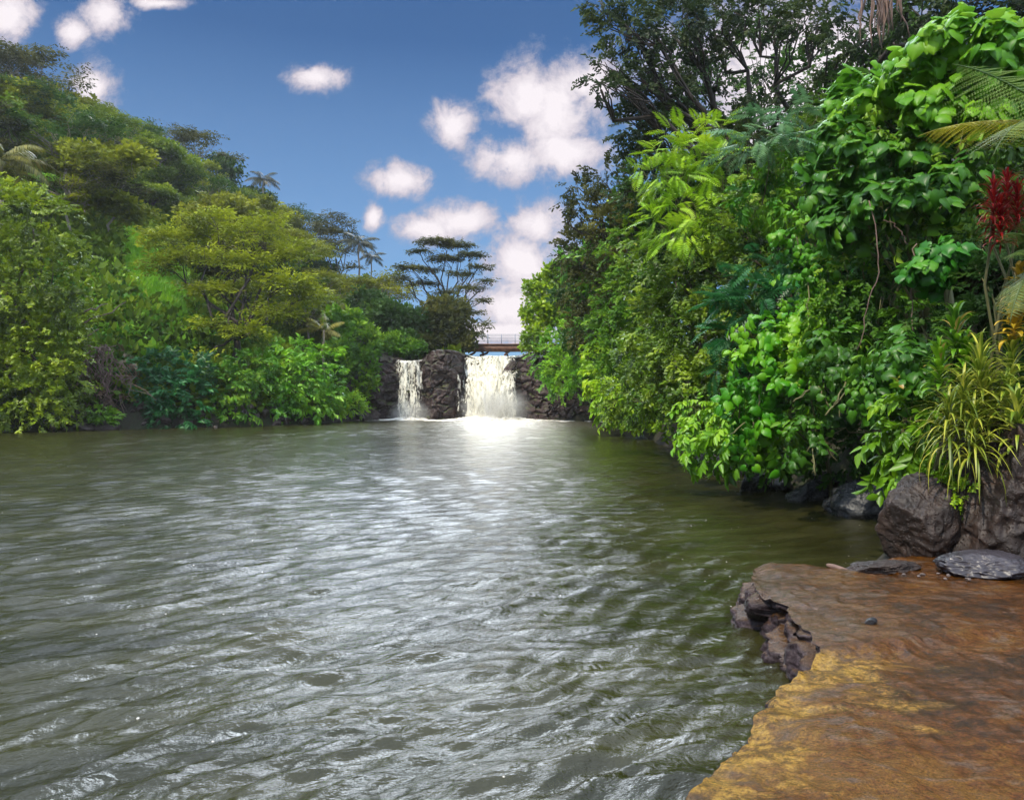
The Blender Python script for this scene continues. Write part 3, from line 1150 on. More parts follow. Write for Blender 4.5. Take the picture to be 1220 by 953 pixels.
# --- prototype hill trees (copied)
def proto_tree(kind, seed):
    rng = np.random.default_rng(seed)
    H = 10.
    lob = []
    if kind == 'umbrella':
        for k in range(22):
            a = rng.random() * 2 * pi
            r = math.sqrt(rng.random()) * 4.6
            z = 8.9 - .10 * r * r * .55 + rng.normal() * .35 - (rng.random() < .35) * rng.random() * 2.6
            lob.append((np.array([cos(a) * r, sin(a) * r, z]), np.array([1.35, 1.35, .26]) * (.7 + .6 * rng.random())))
        leaf, size, cover, bark, r0 = 'flat', .85, .62, 'pale', .12
    elif kind == 'round':
        for k in range(11):
            d = norm(rng.normal(size=3))
            d[2] = abs(d[2]) * .9 - .15
            lob.append((np.array([0, 0, 6.2]) + d * np.array([2.6, 2.6, 2.6]), np.array([1.7, 1.7, 1.35]) * (.8 + .4 * rng.random())))
        leaf, size, cover, bark, r0 = 'clump', .8, .6, 'bark', .14
    elif kind == 'tall':
        for k in range(13):
            a = rng.random() * 2 * pi
            z = 3.5 + 6 * rng.random()
            r = (1.2 + 2.0 * (1 - abs(z - 6.5) / 4)) * rng.random() ** .5
            lob.append((np.array([cos(a) * r, sin(a) * r, z]), np.array([1.5, 1.5, .8]) * (.75 + .5 * rng.random())))
        leaf, size, cover, bark, r0 = 'clump', .7, .55, 'pale', .11
    g1, g2 = Geo(), Geo()
    base = np.array([0, 0, 0.])
    f0 = np.array([rng.normal() * .3, rng.normal() * .3, 4.2 if kind != 'umbrella' else 4.6])
    tube(g1, bend(base - np.array([0, 0, 1.5]), f0, 7, .02, rng=rng), np.linspace(r0 * 1.2, r0 * .75, 7))
    for c, r in lob:
        tube(g1, bend(f0, c - np.array([0, 0, r[2] * .5]), 7, .045, .03, rng=rng), np.linspace(r0 * .45, r0 * .1, 7))
    rng2 = rng
    fill_lobes(g2, lob, leaf, size, cover, nup=.9, rough=.42, back=1., seed=seed, inner=.2, gapth=-.05)
    return g1, g2, bark


PR = {}
for kind in ('umbrella', 'round', 'tall'):
    for v in (0, 1):
        g1, g2, bark = proto_tree(kind, 300 + v * 7 + len(kind))
        PR[kind, v] = (g1.mesh(kind + '_trunk', M[bark], True), g2.out())
CROWN = {}


def crown(kind, v, mat):
    if (kind, v, mat) not in CROWN:
        V_, Q_, A_ = PR[kind, v][1]
        CROWN[kind, v, mat] = mesh(kind + '_crown', V_, Q_, A_, False, M[mat])
    return CROWN[kind, v, mat]


ORD = ['first', 'second', 'third', 'fourth', 'fifth', 'sixth', 'seventh', 'eighth', 'ninth', 'tenth', 'eleventh', 'twelfth', 'thirteenth', 'fourteenth', 'fifteenth']
KN = {'umbrella': 'flat-topped', 'round': 'round bushy', 'tall': 'slender'}
CN = {'hillgreen': 'mid-green', 'olive': 'olive', 'green': 'mid-green', 'dark': 'dark green', 'brownish': 'brownish-green', 'bright': 'bright green', 'teal': 'bluish green', 'mixed': 'mottled green', 'lime': 'yellow-green'}
DS_P, DS_D = [-300, 0, 200, 315, 400, 450, 520, 600], [92, 95, 115, 125, 118, 104, 85, 76]
SH_P, SH_D = [-300, 0, 300, 430, 470, 600], [36, 42, 49, 58, 63, 66]


def hill_tree(px, D, top, kind, v, mat, label, rz, wid=1., group='trees on the left hillside'):
    x = (px - CX) / F * D
    z = T1(x, D)
    zt = CAM + (HZ - top) / F * D
    hgt = zt - z
    s = max(hgt, 4.5) / 10.
    root = empty('umbrella_tree' if kind == 'umbrella' else 'broadleaf_tree', (x, D, z), label, 'tree', group)
    root.rotation_euler = (0, 0, rz)
    w_ = s ** .6 * wid
    root.scale = (w_, w_, s)
    obj('trunk', PR[kind, v][0], root)
    obj('crown', crown(kind, v, mat), root)
    return hgt


rows = [
    # name, list of (px, topy, kind, mat); D by fraction
    ('ridge line', 1.0, [(-70, 60, 'round', 'brownish'), (-12, 47, 'umbrella', 'brownish'), (42, 54, 'umbrella', 'brownish'), (80, 92, 'round', 'olive'), (118, 118, 'umbrella', 'olive'),
                         (152, 146, 'round', 'olive'), (186, 150, 'umbrella', 'brownish'), (222, 152, 'umbrella', 'brownish'), (258, 182, 'tall', 'dark'),
                         (292, 216, 'round', 'dark'), (338, 242, 'umbrella', 'dark'), (366, 262, 'umbrella', 'brownish'), (452, 322, 'umbrella', 'brownish')]),
    ('upper slope', .80, [(-50, 100, 'round', 'hillgreen'), (20, 98, 'tall', 'olive'), (70, 118, 'umbrella', 'olive'), (120, 146, 'tall', 'olive'), (168, 176, 'umbrella', 'olive'),
                          (210, 200, 'round', 'hillgreen'), (248, 212, 'tall', 'olive'), (290, 246, 'round', 'dark'), (328, 268, 'umbrella', 'olive'), (372, 300, 'round', 'dark'), (418, 322, 'round', 'dark')]),
    ('middle slope', .58, [(-40, 150, 'umbrella', 'olive'), (30, 138, 'tall', 'olive'), (86, 168, 'umbrella', 'olive'), (136, 205, 'tall', 'olive'), (182, 214, 'round', 'hillgreen'),
                           (232, 236, 'tall', 'hillgreen'), (282, 262, 'round', 'olive'), (330, 300, 'round', 'hillgreen'), (378, 318, 'umbrella', 'olive'), (424, 340, 'round', 'hillgreen')]),
    ('lower slope', .36, [(-30, 205, 'round', 'hillgreen'), (46, 205, 'round', 'bright'), (102, 238, 'umbrella', 'olive'), (352, 330, 'tall', 'olive'), (400, 350, 'round', 'hillgreen')]),
]
for rname, fr, items in rows:
    for k, (px, top, kind, mat) in enumerate(items):
        Dn, Df = np.interp(px, SH_P, SH_D), np.interp(px, DS_P, DS_D)
        D = Dn + (Df - Dn) * fr
        lab = f"{CN[mat]} {KN[kind]} tree, {ORD[k]} from left along the left hill's {rname}"
        if len(lab.split()) > 16:
            print('LONG', lab)
        hg = hill_tree(px, D, top, kind, k % 2, mat, lab, k * 1.7 + fr * 9, 1.15)
        0 and print('TREE', rname, px, round(D), round(hg, 1))

rt = np.random.default_rng(33)
for rname, fr, x0, x1, stp in (('second row from top', .9, -90, 470, 46), ('fourth row from top', .69, -90, 450, 44), ('fifth row above the water', .47, -70, 440, 46), ('third row above the water', .27, 84, 430, 48)):
    for k, px in enumerate(np.arange(x0, x1, stp)):
        px = px + rt.normal() * 8
        Dn, Df = np.interp(px, SH_P, SH_D), np.interp(px, DS_P, DS_D)
        D = Dn + (Df - Dn) * fr
        if 150 < px < 240 and fr < .5:
            continue
        kind = ('umbrella', 'round', 'tall', 'umbrella')[rt.integers(4)]
        mat = ('olive', 'olive', 'hillgreen', 'brownish', 'dark', 'olive')[rt.integers(6)]
        hh_ = 6.3 + 2.6 * rt.random()
        top = HZ - (T1((px - CX) / F * D, D) + hh_ - CAM) * F / D
        lab = f"{CN[mat]} {KN[kind]} tree, {ORD[k]} from left in the left hill's {rname}"
        hill_tree(px, D, top, kind, k % 2, mat, lab, k * 2.3 + fr * 5, 1.3)

# undergrowth on the left hillside and behind the falls
def undergrowth(name, n, xr, yr, cond, size, mat, seed, kind='clump', lift=.5):
    rng = np.random.default_rng(seed)
    x = xr[0] + (xr[1] - xr[0]) * rng.random(n)
    y = yr[0] + (yr[1] - yr[0]) * rng.random(n)
    s = sdist(x, y)
    k = cond(x, y, s)
    x, y, s = x[k], y[k], s[k]
    z = terrain(x, y) + lift * rng.random(len(x)) * (1 + np.clip(s, 0, 8) * .12)
    g = Geo()
    nn = len(x)
    sz = size * (.6 + .8 * rng.random(nn))
    d = rng.normal(size=(nn, 3)) * .6
    stamp(g, kind, np.stack([x, y, z], -1), norm(np.stack([d[:, 0], d[:, 1] - .5, np.abs(d[:, 2]) * .5], -1)),
          np.stack([d[:, 1] * .5, d[:, 0] * .5, np.ones(nn)], -1), sz, rng.random(nn) * .8 + .1)
    V_, Q_, A_ = g.out()
    return tag(obj(name, mesh(name, V_, Q_, A_, False, M[mat])), kind='stuff')


def nob(x, y):
    px = CX + F * x / y
    return (px < 545) | (y < 61)


clear_c = ((190 - CX) / F * 66, 66.)


def not_clear(x, y):
    px = CX + F * x / y
    return ~((px > 142) & (px < 230) & (y > 56) & (y < 74))


undergrowth('undergrowth', 42000, (-95, 2), (40, 125), lambda x, y, s: (s > .8) & (CX + F * x / y > -150) & ~((y < 66) & (x > -10.5)) & not_clear(x, y) & nob(x, y), 1.15, 'under', 51)
undergrowth('undergrowth', 9000, (-40, 2), (40, 80), lambda x, y, s: (s > 2.2) & (s < 16) & ~((y < 66) & (x > -10.5)) & not_clear(x, y) & nob(x, y), .8, 'green', 52)
undergrowth('undergrowth', 26000, (3, 26), (8.6, 70), lambda x, y, s: (s > 1.6) & (s < 16) & ((y > 12) | (x > 5.8)), .7, 'dark', 53)
undergrowth('grass', 16000, (-42, -21), (53, 74), lambda x, y, s: (~not_clear(x, y)), .75, 'grass', 54, 'blade', .05)

COVER = 1.7
# --- hero plants on the left bank
palm('coconut palm with drooping yellowish fronds at the left edge above the vine-covered tree', 2, 192, 56, 3.9, 'palm', 15)
palm('small dark palm standing out against the sky on the hill ridge', 314, 214, 120, 3.2, 'palmdark', 13)
palm('pale palm among olive trees high on the left hillside', 118, 152, 88, 3.0, 'palm', 13)
palm('dark palm leaning out beside the sparse dark crown above the valley', 428, 290, 104, 3.4, 'palmdark', 13)
palm('tiny dark palm on the low skyline left of the umbrella tree', 442, 306, 112, 2.6, 'palmdark', 11)
palm('yellow palm with few broad arching fronds above the left bank bushes', 386, 393, 53.8, 2.2, 'palm', 9, droop=.35)

M['vine'] = leafmat('vine_leaves', (.020, .052, .003), (.15, .26, .004), (.46, .58, .012), nscale=.5)
plant('vine_covered_tree', 'tall tree smothered in small-leaved vines down to the water at the left edge', 'tree',
      [(40, 262, 42, 50, 36), (-20, 250, 42, 55, 40), (8, 330, 41.5, 62, 58), (66, 330, 42.5, 36, 50), (-40, 360, 41, 50, 70), (48, 405, 42, 52, 52), (10, 440, 41.3, 50, 52), (82, 385, 43, 24, 34),
       (80, 440, 42.2, 22, 48), (40, 468, 41.2, 40, 34), (-50, 450, 41, 50, 60)],
      'small', .62, 'vine', .95, base=(-29.5, 43.5), r0=.4, seed=1, hang=1.2, gup=-.2, rough=.34)
plant('broadleaf_tree', 'small rounded bluish-green tree above the sunlit bushes on the left slope', 'tree',
      [(120, 300, 66, 26, 20), (100, 310, 66, 16, 16), (138, 315, 66, 18, 18)], 'clump', .8, 'teal', 1.1, r0=.2, seed=2)
plant('bush', 'bright green bush mass on the slope left of the lime clearing', 'bush',
      [(112, 352, 56, 30, 26), (140, 345, 58, 28, 20), (100, 385, 55, 26, 26), (132, 376, 56, 24, 18)], 'clump', .62, 'lime', 1.1, r0=.1, seed=3)
plant('columnar_shrub', 'narrow upright dark shrub at the left end of the lime clearing', 'shrub',
      [(172, 350, 61, 4.5, 16), (172, 360, 61, 6, 10)], 'clump', .45, 'green', 1.3, r0=.06, seed=4)
plant('spreading_tree', 'wide olive-yellow tree with forked grey limbs at the centre of the left bank', 'tree',
      [(205, 285, 57, 46, 14), (250, 262, 57, 40, 13), (300, 278, 56, 46, 15), (345, 300, 56, 36, 15), (195, 312, 55, 34, 12), (240, 305, 55, 34, 12), (292, 312, 54, 40, 13), (340, 335, 54, 38, 14), (322, 262, 57, 26, 9),
       (368, 352, 55, 30, 14), (262, 345, 54, 34, 10), (292, 395, 51.5, 30, 9), (250, 385, 52, 24, 8), (238, 432, 51, 26, 12), (330, 372, 53, 34, 12), (300, 345, 57, 40, 12), (228, 340, 57, 20, 8)],
      'flat', .85, 'olive2', 1.0, base=((283 - CX) / F * 53, 53), r0=.30, bark='darkbark', seed=5, fork=.35, gup=.05, nup=1.2, twigs=7, inner=.2)
plant('bush', 'dark bluish-green bush leaning over the water left of the rocky shore', 'bush',
      [(175, 470, 46.5, 36, 34), (215, 478, 46.8, 34, 32), (190, 440, 48, 32, 20), (230, 450, 48, 24, 26), (155, 492, 46, 20, 20), (205, 500, 45.8, 26, 12)], 'mid', .62, 'teal', 1.0,
      r0=.12, seed=6, hang=.4)
plant('shrub', 'low bright shrub at the waterline between the vine-covered tree and the dark bush', 'shrub',
      [(120, 494, 43.5, 17, 9), (128, 498, 43.5, 12, 6)], 'mid', .42, 'bright', 1.2, r0=.05, seed=7)
plant('bush', 'mid-green bush between the dark bush and the palm on the left bank', 'bush',
      [(268, 462, 48.5, 30, 26), (250, 485, 48, 22, 18), (300, 440, 50, 28, 22), (285, 490, 48.5, 16, 12)], 'mid', .62, 'green', 1.0, r0=.12, seed=8, hang=.5)
plant('bush', 'bright leafy bush under the yellow palm on the left bank', 'bush',
      [(345, 455, 51.5, 32, 30), (375, 440, 53, 28, 28), (330, 480, 51, 24, 18), (372, 478, 52.5, 26, 20), (392, 462, 54, 18, 22), (350, 420, 53, 24, 16)], 'mid', .66, 'bright', 1.0, r0=.14, seed=9, hang=.4)
plant('shrub', 'lime-yellow grassy shrub on the tip of the left bank beside the narrow waterfall', 'shrub',
      [(412, 480, 56.5, 20, 11), (396, 486, 55.5, 18, 9), (425, 486, 57.5, 12, 7)], 'small', .5, 'lime', 1.3, r0=.05, seed=10)
plant('broadleaf_tree', 'bright green rounded tree leaning right behind the yellow palm', 'tree',
      [(425, 410, 62, 26, 26), (410, 385, 63, 22, 18), (430, 445, 61, 20, 28), (405, 430, 60, 20, 26)], 'clump', .7, 'green', 1.1, r0=.2, seed=11)
plant('broadleaf_tree', 'dark green tree above the left end of the cliff', 'tree',
      [(462, 385, 66, 26, 26), (490, 390, 66, 24, 24), (455, 415, 65, 20, 18), (482, 412, 64.5, 20, 16), (440, 365, 68, 24, 20)], 'clump', .75, 'dark', 1.1, r0=.2, seed=12)
plant('bush', 'green bush hanging over the cliff above the narrow waterfall', 'bush',
      [(470, 408, 64, 20, 12), (490, 415, 63.8, 16, 8), (452, 420, 63.2, 14, 12)], 'clump', .5, 'green', 1.2, r0=.1, seed=13)
plant('broadleaf_tree', 'dense brownish-green tree standing over the rock pillar', 'tree',
      [(515, 388, 67, 24, 20), (538, 388, 67, 24, 26), (530, 368, 68, 26, 14), (556, 404, 66.5, 12, 12), (505, 407, 66, 18, 10)], 'clump', .7, 'brownish', 1.15, r0=.22, seed=14)
plant('broadleaf_tree', 'pale wispy tree with bare lower limbs on the low skyline left of the umbrella tree', 'tree',
      [(455, 335, 84, 24, 7), (478, 345, 82, 18, 6), (432, 345, 84, 16, 8), (470, 328, 84, 14, 5)], 'flat', 1.0, 'olive', .8, r0=.2, bark='pale', seed=15)
# the umbrella tree: flat dark layers against the sky
um = [(520, 287, 80, 22, 2.5), (545, 292, 80, 20, 2.5), (500, 299, 79, 13, 2), (562, 303, 79, 15, 2.5), (530, 308, 80, 20, 2.5), (488, 318, 78, 16, 2.5), (512, 321, 80, 14, 2.5), (572, 318, 78, 13, 2.5),
      (550, 326, 78, 16, 2.5), (580, 334, 77, 11, 2.5), (478, 331, 78, 10, 2), (505, 337, 80, 16, 2.5), (560, 343, 77, 16, 2.5), (530, 348, 80, 14, 3), (574, 358, 76, 10, 2.5), (566, 372, 76, 10, 2.5), (578, 386, 75, 8, 2.5),
      (568, 398, 75, 8, 3)]
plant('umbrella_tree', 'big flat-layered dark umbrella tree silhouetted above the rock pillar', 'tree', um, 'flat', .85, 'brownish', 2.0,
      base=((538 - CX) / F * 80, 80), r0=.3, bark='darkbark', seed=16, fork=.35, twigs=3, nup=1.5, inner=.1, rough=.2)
plant('umbrella_tree', 'sparse dark flat-layered tree on the skyline left of the tiny palm', 'tree',
      [(392, 257, 108, 20, 4), (412, 266, 108, 18, 4), (380, 268, 107, 16, 4), (400, 278, 108, 24, 5), (420, 284, 108, 14, 4), (385, 290, 106, 20, 5), (405, 298, 107, 18, 4), (372, 300, 106, 16, 4), (420, 318, 104, 16, 3)],
      'flat', 1.0, 'brownish', .8, r0=.26, bark='darkbark', seed=17, fork=.35, twigs=3, nup=1.5, inner=.1, rough=.2)

# dead branches on the left bank
root = empty('dead_branches', (-25, 44.5, T1(-25, 44.5)), 'tangle of bare reddish dead branches hanging at the left bank beside the vine-covered tree', 'branches')
off = np.array([-25, 44.5, T1(-25, 44.5)])
g = Geo()
rng = np.random.default_rng(77)
for k in range(70):
    a = P(100 + rng.random() * 40, 410 + rng.random() * 60, 44.6)
    b = a + np.array([rng.normal() * 1.2, -.3 + rng.normal() * .4, -1.2 - rng.random() * 1.5])
    tube(g, bend(a, b, 6, .06, .05, rng=rng), np.linspace(.035, .012, 6))
for (a, b) in (((100, 385), (150, 360)), ((92, 402), (118, 392)), ((100, 372), (128, 362)), ((60, 450), (80, 490)), ((105, 412), (135, 416))):
    tube(g, bend(P(*a, 42.8), P(*b, 44.5), 6, .04, rng=rng), np.linspace(.06, .02, 6))
M['deadwood'] = barkmat('dead_wood', (.06, .035, .03), (.22, .14, .11))
obj('branch_tangle', g.mesh('branch_tangle', M['deadwood'], True, off), root)
g = Geo()
W = lobes_world([(135, 440, 46, 26, 24), (122, 470, 45, 20, 26)])
fill_lobes(g, W, 'small', .6, .6, seed=31, gup=-.6)
tag(obj('dry_shrub', g.mesh('dry_shrub', M['straw'], False, W[0][0]), None, W[0][0]), 'withered brown shrub behind the dead branches on the left bank', 'shrub')

# riverbank rocks
rng = np.random.default_rng(19)
rocks = [rock_mesh('bank_rock', (1, .85, .6), 60 + k, M['bankrock'], .4, 20, 10) for k in range(5)]
LP = np.array(LEFT)
n = 0
for i in range(3, 8):
    a, b = LP[i], LP[i + 1]
    Ls = np.linalg.norm(b - a)
    cnt = int(Ls * (4.2 if i > 3 else 1.5))
    for k in range(cnt):
        t = rng.random()
        p_ = a + (b - a) * t
        nrm = np.array([-(b - a)[1], (b - a)[0]]) / Ls
        p_ = p_ + nrm * (rng.random() * 1.3 - .1)
        s = .16 + .34 * rng.random() ** 1.6
        z = max(T1(*p_), -.05) + s * .15
        o = obj('rock', rocks[rng.integers(5)], None, (p_[0], p_[1], z), (rng.random(), rng.random(), rng.random() * 6), (s, s, s))
        tag(o, 'small dark rock among the rubble along the waterline of the left bank', 'rock', 'rocks along the left bank')
for px, py, D, s in ((100, 507, 43, .55), (128, 505, 43.8, .75)):
    c = P(px, py, D)
    c[2] = .12
    tag(obj('rock', rocks[2], None, c, (.2, .1, 1 + px), (s, s, s)), 'reddish rock at the waterline under the low bright shrub, ' + ('left' if px < 110 else 'right') + ' one of two', 'rock')

# ------------------------------------------------------------------ right bank
COVER = 2.3
plant('feathery_tree', 'hazy yellow-green feathery tree right of the footbridge', 'tree',
      [(650, 345, 62, 24, 14), (672, 325, 62, 22, 14), (640, 375, 61, 20, 16), (668, 370, 61, 24, 18), (638, 405, 60, 14, 16), (690, 345, 61, 20, 20)], 'clump', .62, 'vine', .9, r0=.2,
      base=(5.2, 64.5), seed=40, gup=-.1)
plant('bush', 'bright yellow-green bush over the cliff right of the wide waterfall', 'bush',
      [(655, 425, 57.5, 22, 20), (680, 405, 57.5, 22, 18), (670, 445, 57, 22, 18), (700, 430, 55, 20, 20), (690, 455, 54.5, 16, 12)], 'small', .75, 'bright', 1.1, base=(6, 59.5), r0=.14, seed=41, gup=-.3, hang=.6)
plant('bush', 'pale lime bush hanging to the water at the far end of the right bank', 'bush',
      [(722, 450, 40, 26, 24), (735, 480, 38, 24, 22), (760, 465, 37, 30, 30), (712, 425, 42, 16, 14), (770, 490, 35, 22, 16)], 'mid', .55, 'lime', 1.1, base=(7.8, 39.5), r0=.12, seed=42, gup=-.3, hang=.4)
plant('broadleaf_tree', 'dark tree with ragged reddish twigs against the sky above the far right bank', 'tree',
      [(705, 250, 40, 30, 26), (690, 300, 42, 26, 30), (725, 220, 38, 28, 26), (738, 280, 37, 34, 36), (705, 345, 42, 30, 28), (690, 222, 38.5, 16, 9), (684, 245, 38.5, 15, 7), (745, 340, 36, 40, 36),
       (700, 390, 43, 22, 24)],
      'small', .6, 'brownish', .85, base=(8.6, 41), r0=.28, bark='darkbark', seed=43, gup=-.1, rough=.4, twigs=8)
plant('broadleaf_tree', 'deep green leafy tree in the middle of the right bank', 'tree',
      [(740, 400, 33, 38, 36), (770, 350, 32, 42, 40), (780, 430, 30, 36, 42), (735, 365, 35, 30, 30), (800, 480, 28, 30, 24), (760, 300, 33, 36, 34)],
      'small', .55, 'green', 1.0, base=(8, 33), r0=.22, seed=44, gup=-.3, hang=.5)
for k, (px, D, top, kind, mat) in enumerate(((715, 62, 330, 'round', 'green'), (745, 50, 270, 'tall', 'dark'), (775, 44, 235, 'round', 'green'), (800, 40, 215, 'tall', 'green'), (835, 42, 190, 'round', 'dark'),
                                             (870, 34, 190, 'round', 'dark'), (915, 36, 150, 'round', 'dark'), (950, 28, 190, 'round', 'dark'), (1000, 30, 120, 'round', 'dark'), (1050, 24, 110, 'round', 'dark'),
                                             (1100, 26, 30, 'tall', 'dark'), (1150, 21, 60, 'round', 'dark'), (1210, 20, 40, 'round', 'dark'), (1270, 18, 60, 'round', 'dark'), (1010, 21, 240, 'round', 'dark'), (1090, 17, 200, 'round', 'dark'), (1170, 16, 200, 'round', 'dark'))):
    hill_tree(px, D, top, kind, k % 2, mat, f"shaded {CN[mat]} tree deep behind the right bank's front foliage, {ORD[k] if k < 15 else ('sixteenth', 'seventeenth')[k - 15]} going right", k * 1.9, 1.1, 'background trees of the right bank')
# the big tree overhead
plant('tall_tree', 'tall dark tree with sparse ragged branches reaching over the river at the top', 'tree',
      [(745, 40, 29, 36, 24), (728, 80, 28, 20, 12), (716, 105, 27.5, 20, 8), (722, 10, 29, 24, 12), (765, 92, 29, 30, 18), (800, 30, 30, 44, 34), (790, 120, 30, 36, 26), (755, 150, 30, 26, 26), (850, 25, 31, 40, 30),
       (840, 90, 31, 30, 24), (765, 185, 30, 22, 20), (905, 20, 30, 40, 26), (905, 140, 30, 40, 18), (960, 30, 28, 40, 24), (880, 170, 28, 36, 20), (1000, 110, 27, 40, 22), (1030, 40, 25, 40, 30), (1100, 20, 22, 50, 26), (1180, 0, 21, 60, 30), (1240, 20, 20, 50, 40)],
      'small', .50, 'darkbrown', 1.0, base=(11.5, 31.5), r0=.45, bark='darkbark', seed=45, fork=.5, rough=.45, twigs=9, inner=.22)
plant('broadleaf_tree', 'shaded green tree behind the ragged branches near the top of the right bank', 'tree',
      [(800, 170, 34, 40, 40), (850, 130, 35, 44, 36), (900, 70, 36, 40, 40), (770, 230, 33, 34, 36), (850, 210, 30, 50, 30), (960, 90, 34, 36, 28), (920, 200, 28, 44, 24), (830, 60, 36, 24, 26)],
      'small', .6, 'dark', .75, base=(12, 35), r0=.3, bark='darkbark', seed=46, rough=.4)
plant('feathery_tree', 'bright lime feathery tree glowing in the sun on the upper right bank', 'tree',
      [(815, 165, 23, 30, 13), (845, 155, 23, 28, 10), (790, 185, 22.5, 30, 10), (775, 205, 22, 26, 9), (835, 185, 22, 40, 14), (810, 215, 22, 44, 16), (860, 205, 22, 26, 16)],
      'pinnate', .58, 'lime', .95, base=(7.6, 24), r0=.12, bark='stem', seed=47, gup=-.1, nup=1.2)
plant('feathery_tree', 'second lime feathery crown just below the glowing one on the upper right bank', 'tree',
      [(810, 245, 21, 34, 11), (835, 255, 20.5, 34, 12), (785, 262, 21, 26, 12), (815, 280, 20.5, 40, 14), (850, 275, 20, 22, 14)],
      'pinnate', .55, 'lime', .95, base=(7.4, 22.5), r0=.10, bark='stem', seed=48, gup=-.1, nup=1.2)
plant('leafy_tree', 'mottled small-leaved tree with yellowing leaves at the middle of the right bank', 'tree',
      [(790, 320, 23, 44, 40), (830, 345, 21.5, 44, 44), (790, 385, 22, 44, 40), (835, 410, 20, 44, 44), (800, 450, 21, 44, 38), (770, 420, 24, 34, 36), (750, 470, 26, 30, 26), (850, 470, 19, 40, 40), (870, 330, 20, 36, 40)],
      'small', .42, 'mixed', 1.0, base=(7.4, 22.5), r0=.16, seed=49, gup=-.4, hang=.5, rough=.34)
plant('leafy_tree', 'olive small-leaved tree between the two lime crowns and the silvery fronds', 'tree',
      [(880, 270, 19, 44, 36), (925, 230, 18, 44, 34), (970, 170, 19, 40, 30), (900, 300, 18, 36, 36), (960, 250, 17, 36, 34), (1000, 140, 18, 30, 24)],
      'small', .36, 'mixed', .95, base=(7.8, 20), r0=.14, seed=50, gup=-.2, rough=.36)
plant('feathery_shrub', 'silvery feathery branch arching out below the dark treetops', 'tree',
      [(930, 140, 15.5, 38, 8), (900, 158, 15.5, 34, 8), (965, 128, 15.5, 34, 7), (915, 172, 15, 40, 8), (890, 180, 15, 28, 8), (950, 160, 15, 34, 8)],
      'pinnate', .50, 'silver', .8, base=(6.8, 16.6), r0=.07, bark='stem', seed=51, gup=-.15, nup=1.3)
plant('feathery_tree', 'bluish-green feathery foliage hanging over the middle of the right bank', 'tree',
      [(900, 335, 16.5, 46, 14), (935, 310, 16, 44, 13), (960, 330, 15.5, 40, 14), (890, 365, 16, 42, 14), (930, 360, 15.5, 40, 16), (870, 400, 16.5, 34, 14), (865, 440, 16.5, 34, 12), (900, 400, 15.8, 34, 14),
       (990, 300, 15.5, 30, 14)],
      'pinnate', .62, 'teal', .95, base=(7, 16.8), r0=.08, bark='stem', seed=52, gup=-.25, nup=1.2)
plant('leafy_shrub', 'glossy small-leaved bush dipping to the water right of mid-river', 'bush',
      [(850, 520, 15.5, 36, 26), (880, 500, 15, 36, 26), (895, 530, 14.6, 32, 22), (925, 515, 14.4, 24, 22), (835, 490, 17, 24, 26)],
      'mid', .34, 'bright', 1.05, base=(6.6, 15.6), r0=.06, bark='stem', seed=53, gup=-.5, hang=.35)
plant('heart_leaf_vine', 'sunlit curtain of round yellow-green heart leaves above the small-leaved bush', 'vine',
      [(905, 400, 13.5, 30, 22), (935, 420, 13.2, 34, 30), (900, 440, 13.4, 30, 28), (930, 465, 13.1, 30, 26), (890, 475, 13.4, 24, 20), (960, 390, 13.3, 24, 26), (905, 500, 13.3, 22, 14)],
      'heart', .34, 'heart', .75, base=(6.4, 14.9), r0=.05, bark='stem', seed=54, gup=-.7, nup=.3, strands=14, hang=.5)
plant('leafy_vine', 'green vine of mid-sized leaves on the right bank between feathery foliage and big leaves', 'vine',
      [(960, 280, 13.5, 34, 30), (985, 330, 13, 30, 30), (1010, 290, 12.6, 26, 26), (980, 375, 12.8, 30, 22), (950, 340, 13.6, 24, 30)],
      'heart', .27, 'heart', .7, base=(6.9, 14.9), r0=.05, bark='stem', seed=55, gapth=.0, gup=-.6, nup=.4, strands=10)
plant('leafy_vine', 'darker hanging vine leaves over the shadowed gap beside the sunlit curtain', 'vine',
      [(1000, 420, 11.8, 34, 24), (1030, 450, 11.2, 34, 26), (985, 455, 12, 24, 26), (960, 520, 12.2, 20, 26), (1065, 425, 10.6, 34, 22)],
      'heart', .27, 'glossy', .7, base=(6.6, 13), r0=.05, bark='stem', seed=56, gup=-.6, nup=.4, strands=16, hang=.3)
M['biglime'] = leafmat('large_lime_leaves', (.02, .10, .005), (.10, .29, .008), (.28, .48, .02), rough=.45, spec=.35, nscale=1.3, trans=.35, accent=(.42, .38, .04))
plant('big_leaf_tree', 'tree with very large glossy sunlit leaves filling the top right corner', 'tree',
      [(1150, 50, 11, 50, 30), (1095, 80, 11.5, 40, 26), (1200, 60, 10.5, 40, 34), (1050, 110, 12, 36, 24), (1120, 120, 11.2, 44, 24), (1185, 130, 10.8, 36, 22), (1010, 130, 12.6, 26, 22)],
      'big', .26, 'biglime', .8, base=(6.9, 11.9), r0=.09, bark='stem', seed=57, gapth=.02, inner=.2, gup=-.2, nup=1.)
plant('big_leaf_tree', 'darker green large-leaved tree under the sunlit one, left of the red plant', 'tree',
      [(1005, 165, 12, 30, 24), (1040, 190, 11.6, 34, 24), (985, 225, 12.2, 30, 26), (1050, 240, 11.2, 36, 22), (1010, 265, 11.8, 30, 22), (1100, 235, 10.8, 34, 20), (1090, 180, 11.4, 30, 22), (1145, 215, 10.8, 26, 22)],
      'big', .24, 'glossy', .8, base=(7, 12.6), r0=.08, bark='stem', seed=58, gapth=.05, inner=.2, gup=-.3, nup=.9, strands=8)
plant('big_leaf_shrub', 'single cluster of drooping dark green leaves over the black hollow', 'shrub',
      [(1108, 318, 10, 26, 16), (1128, 300, 10, 22, 12)], 'big', .20, 'glossy', .9, base=(6.2, 11.2), r0=.04, bark='stem', seed=59, gup=-.4, nup=.9)
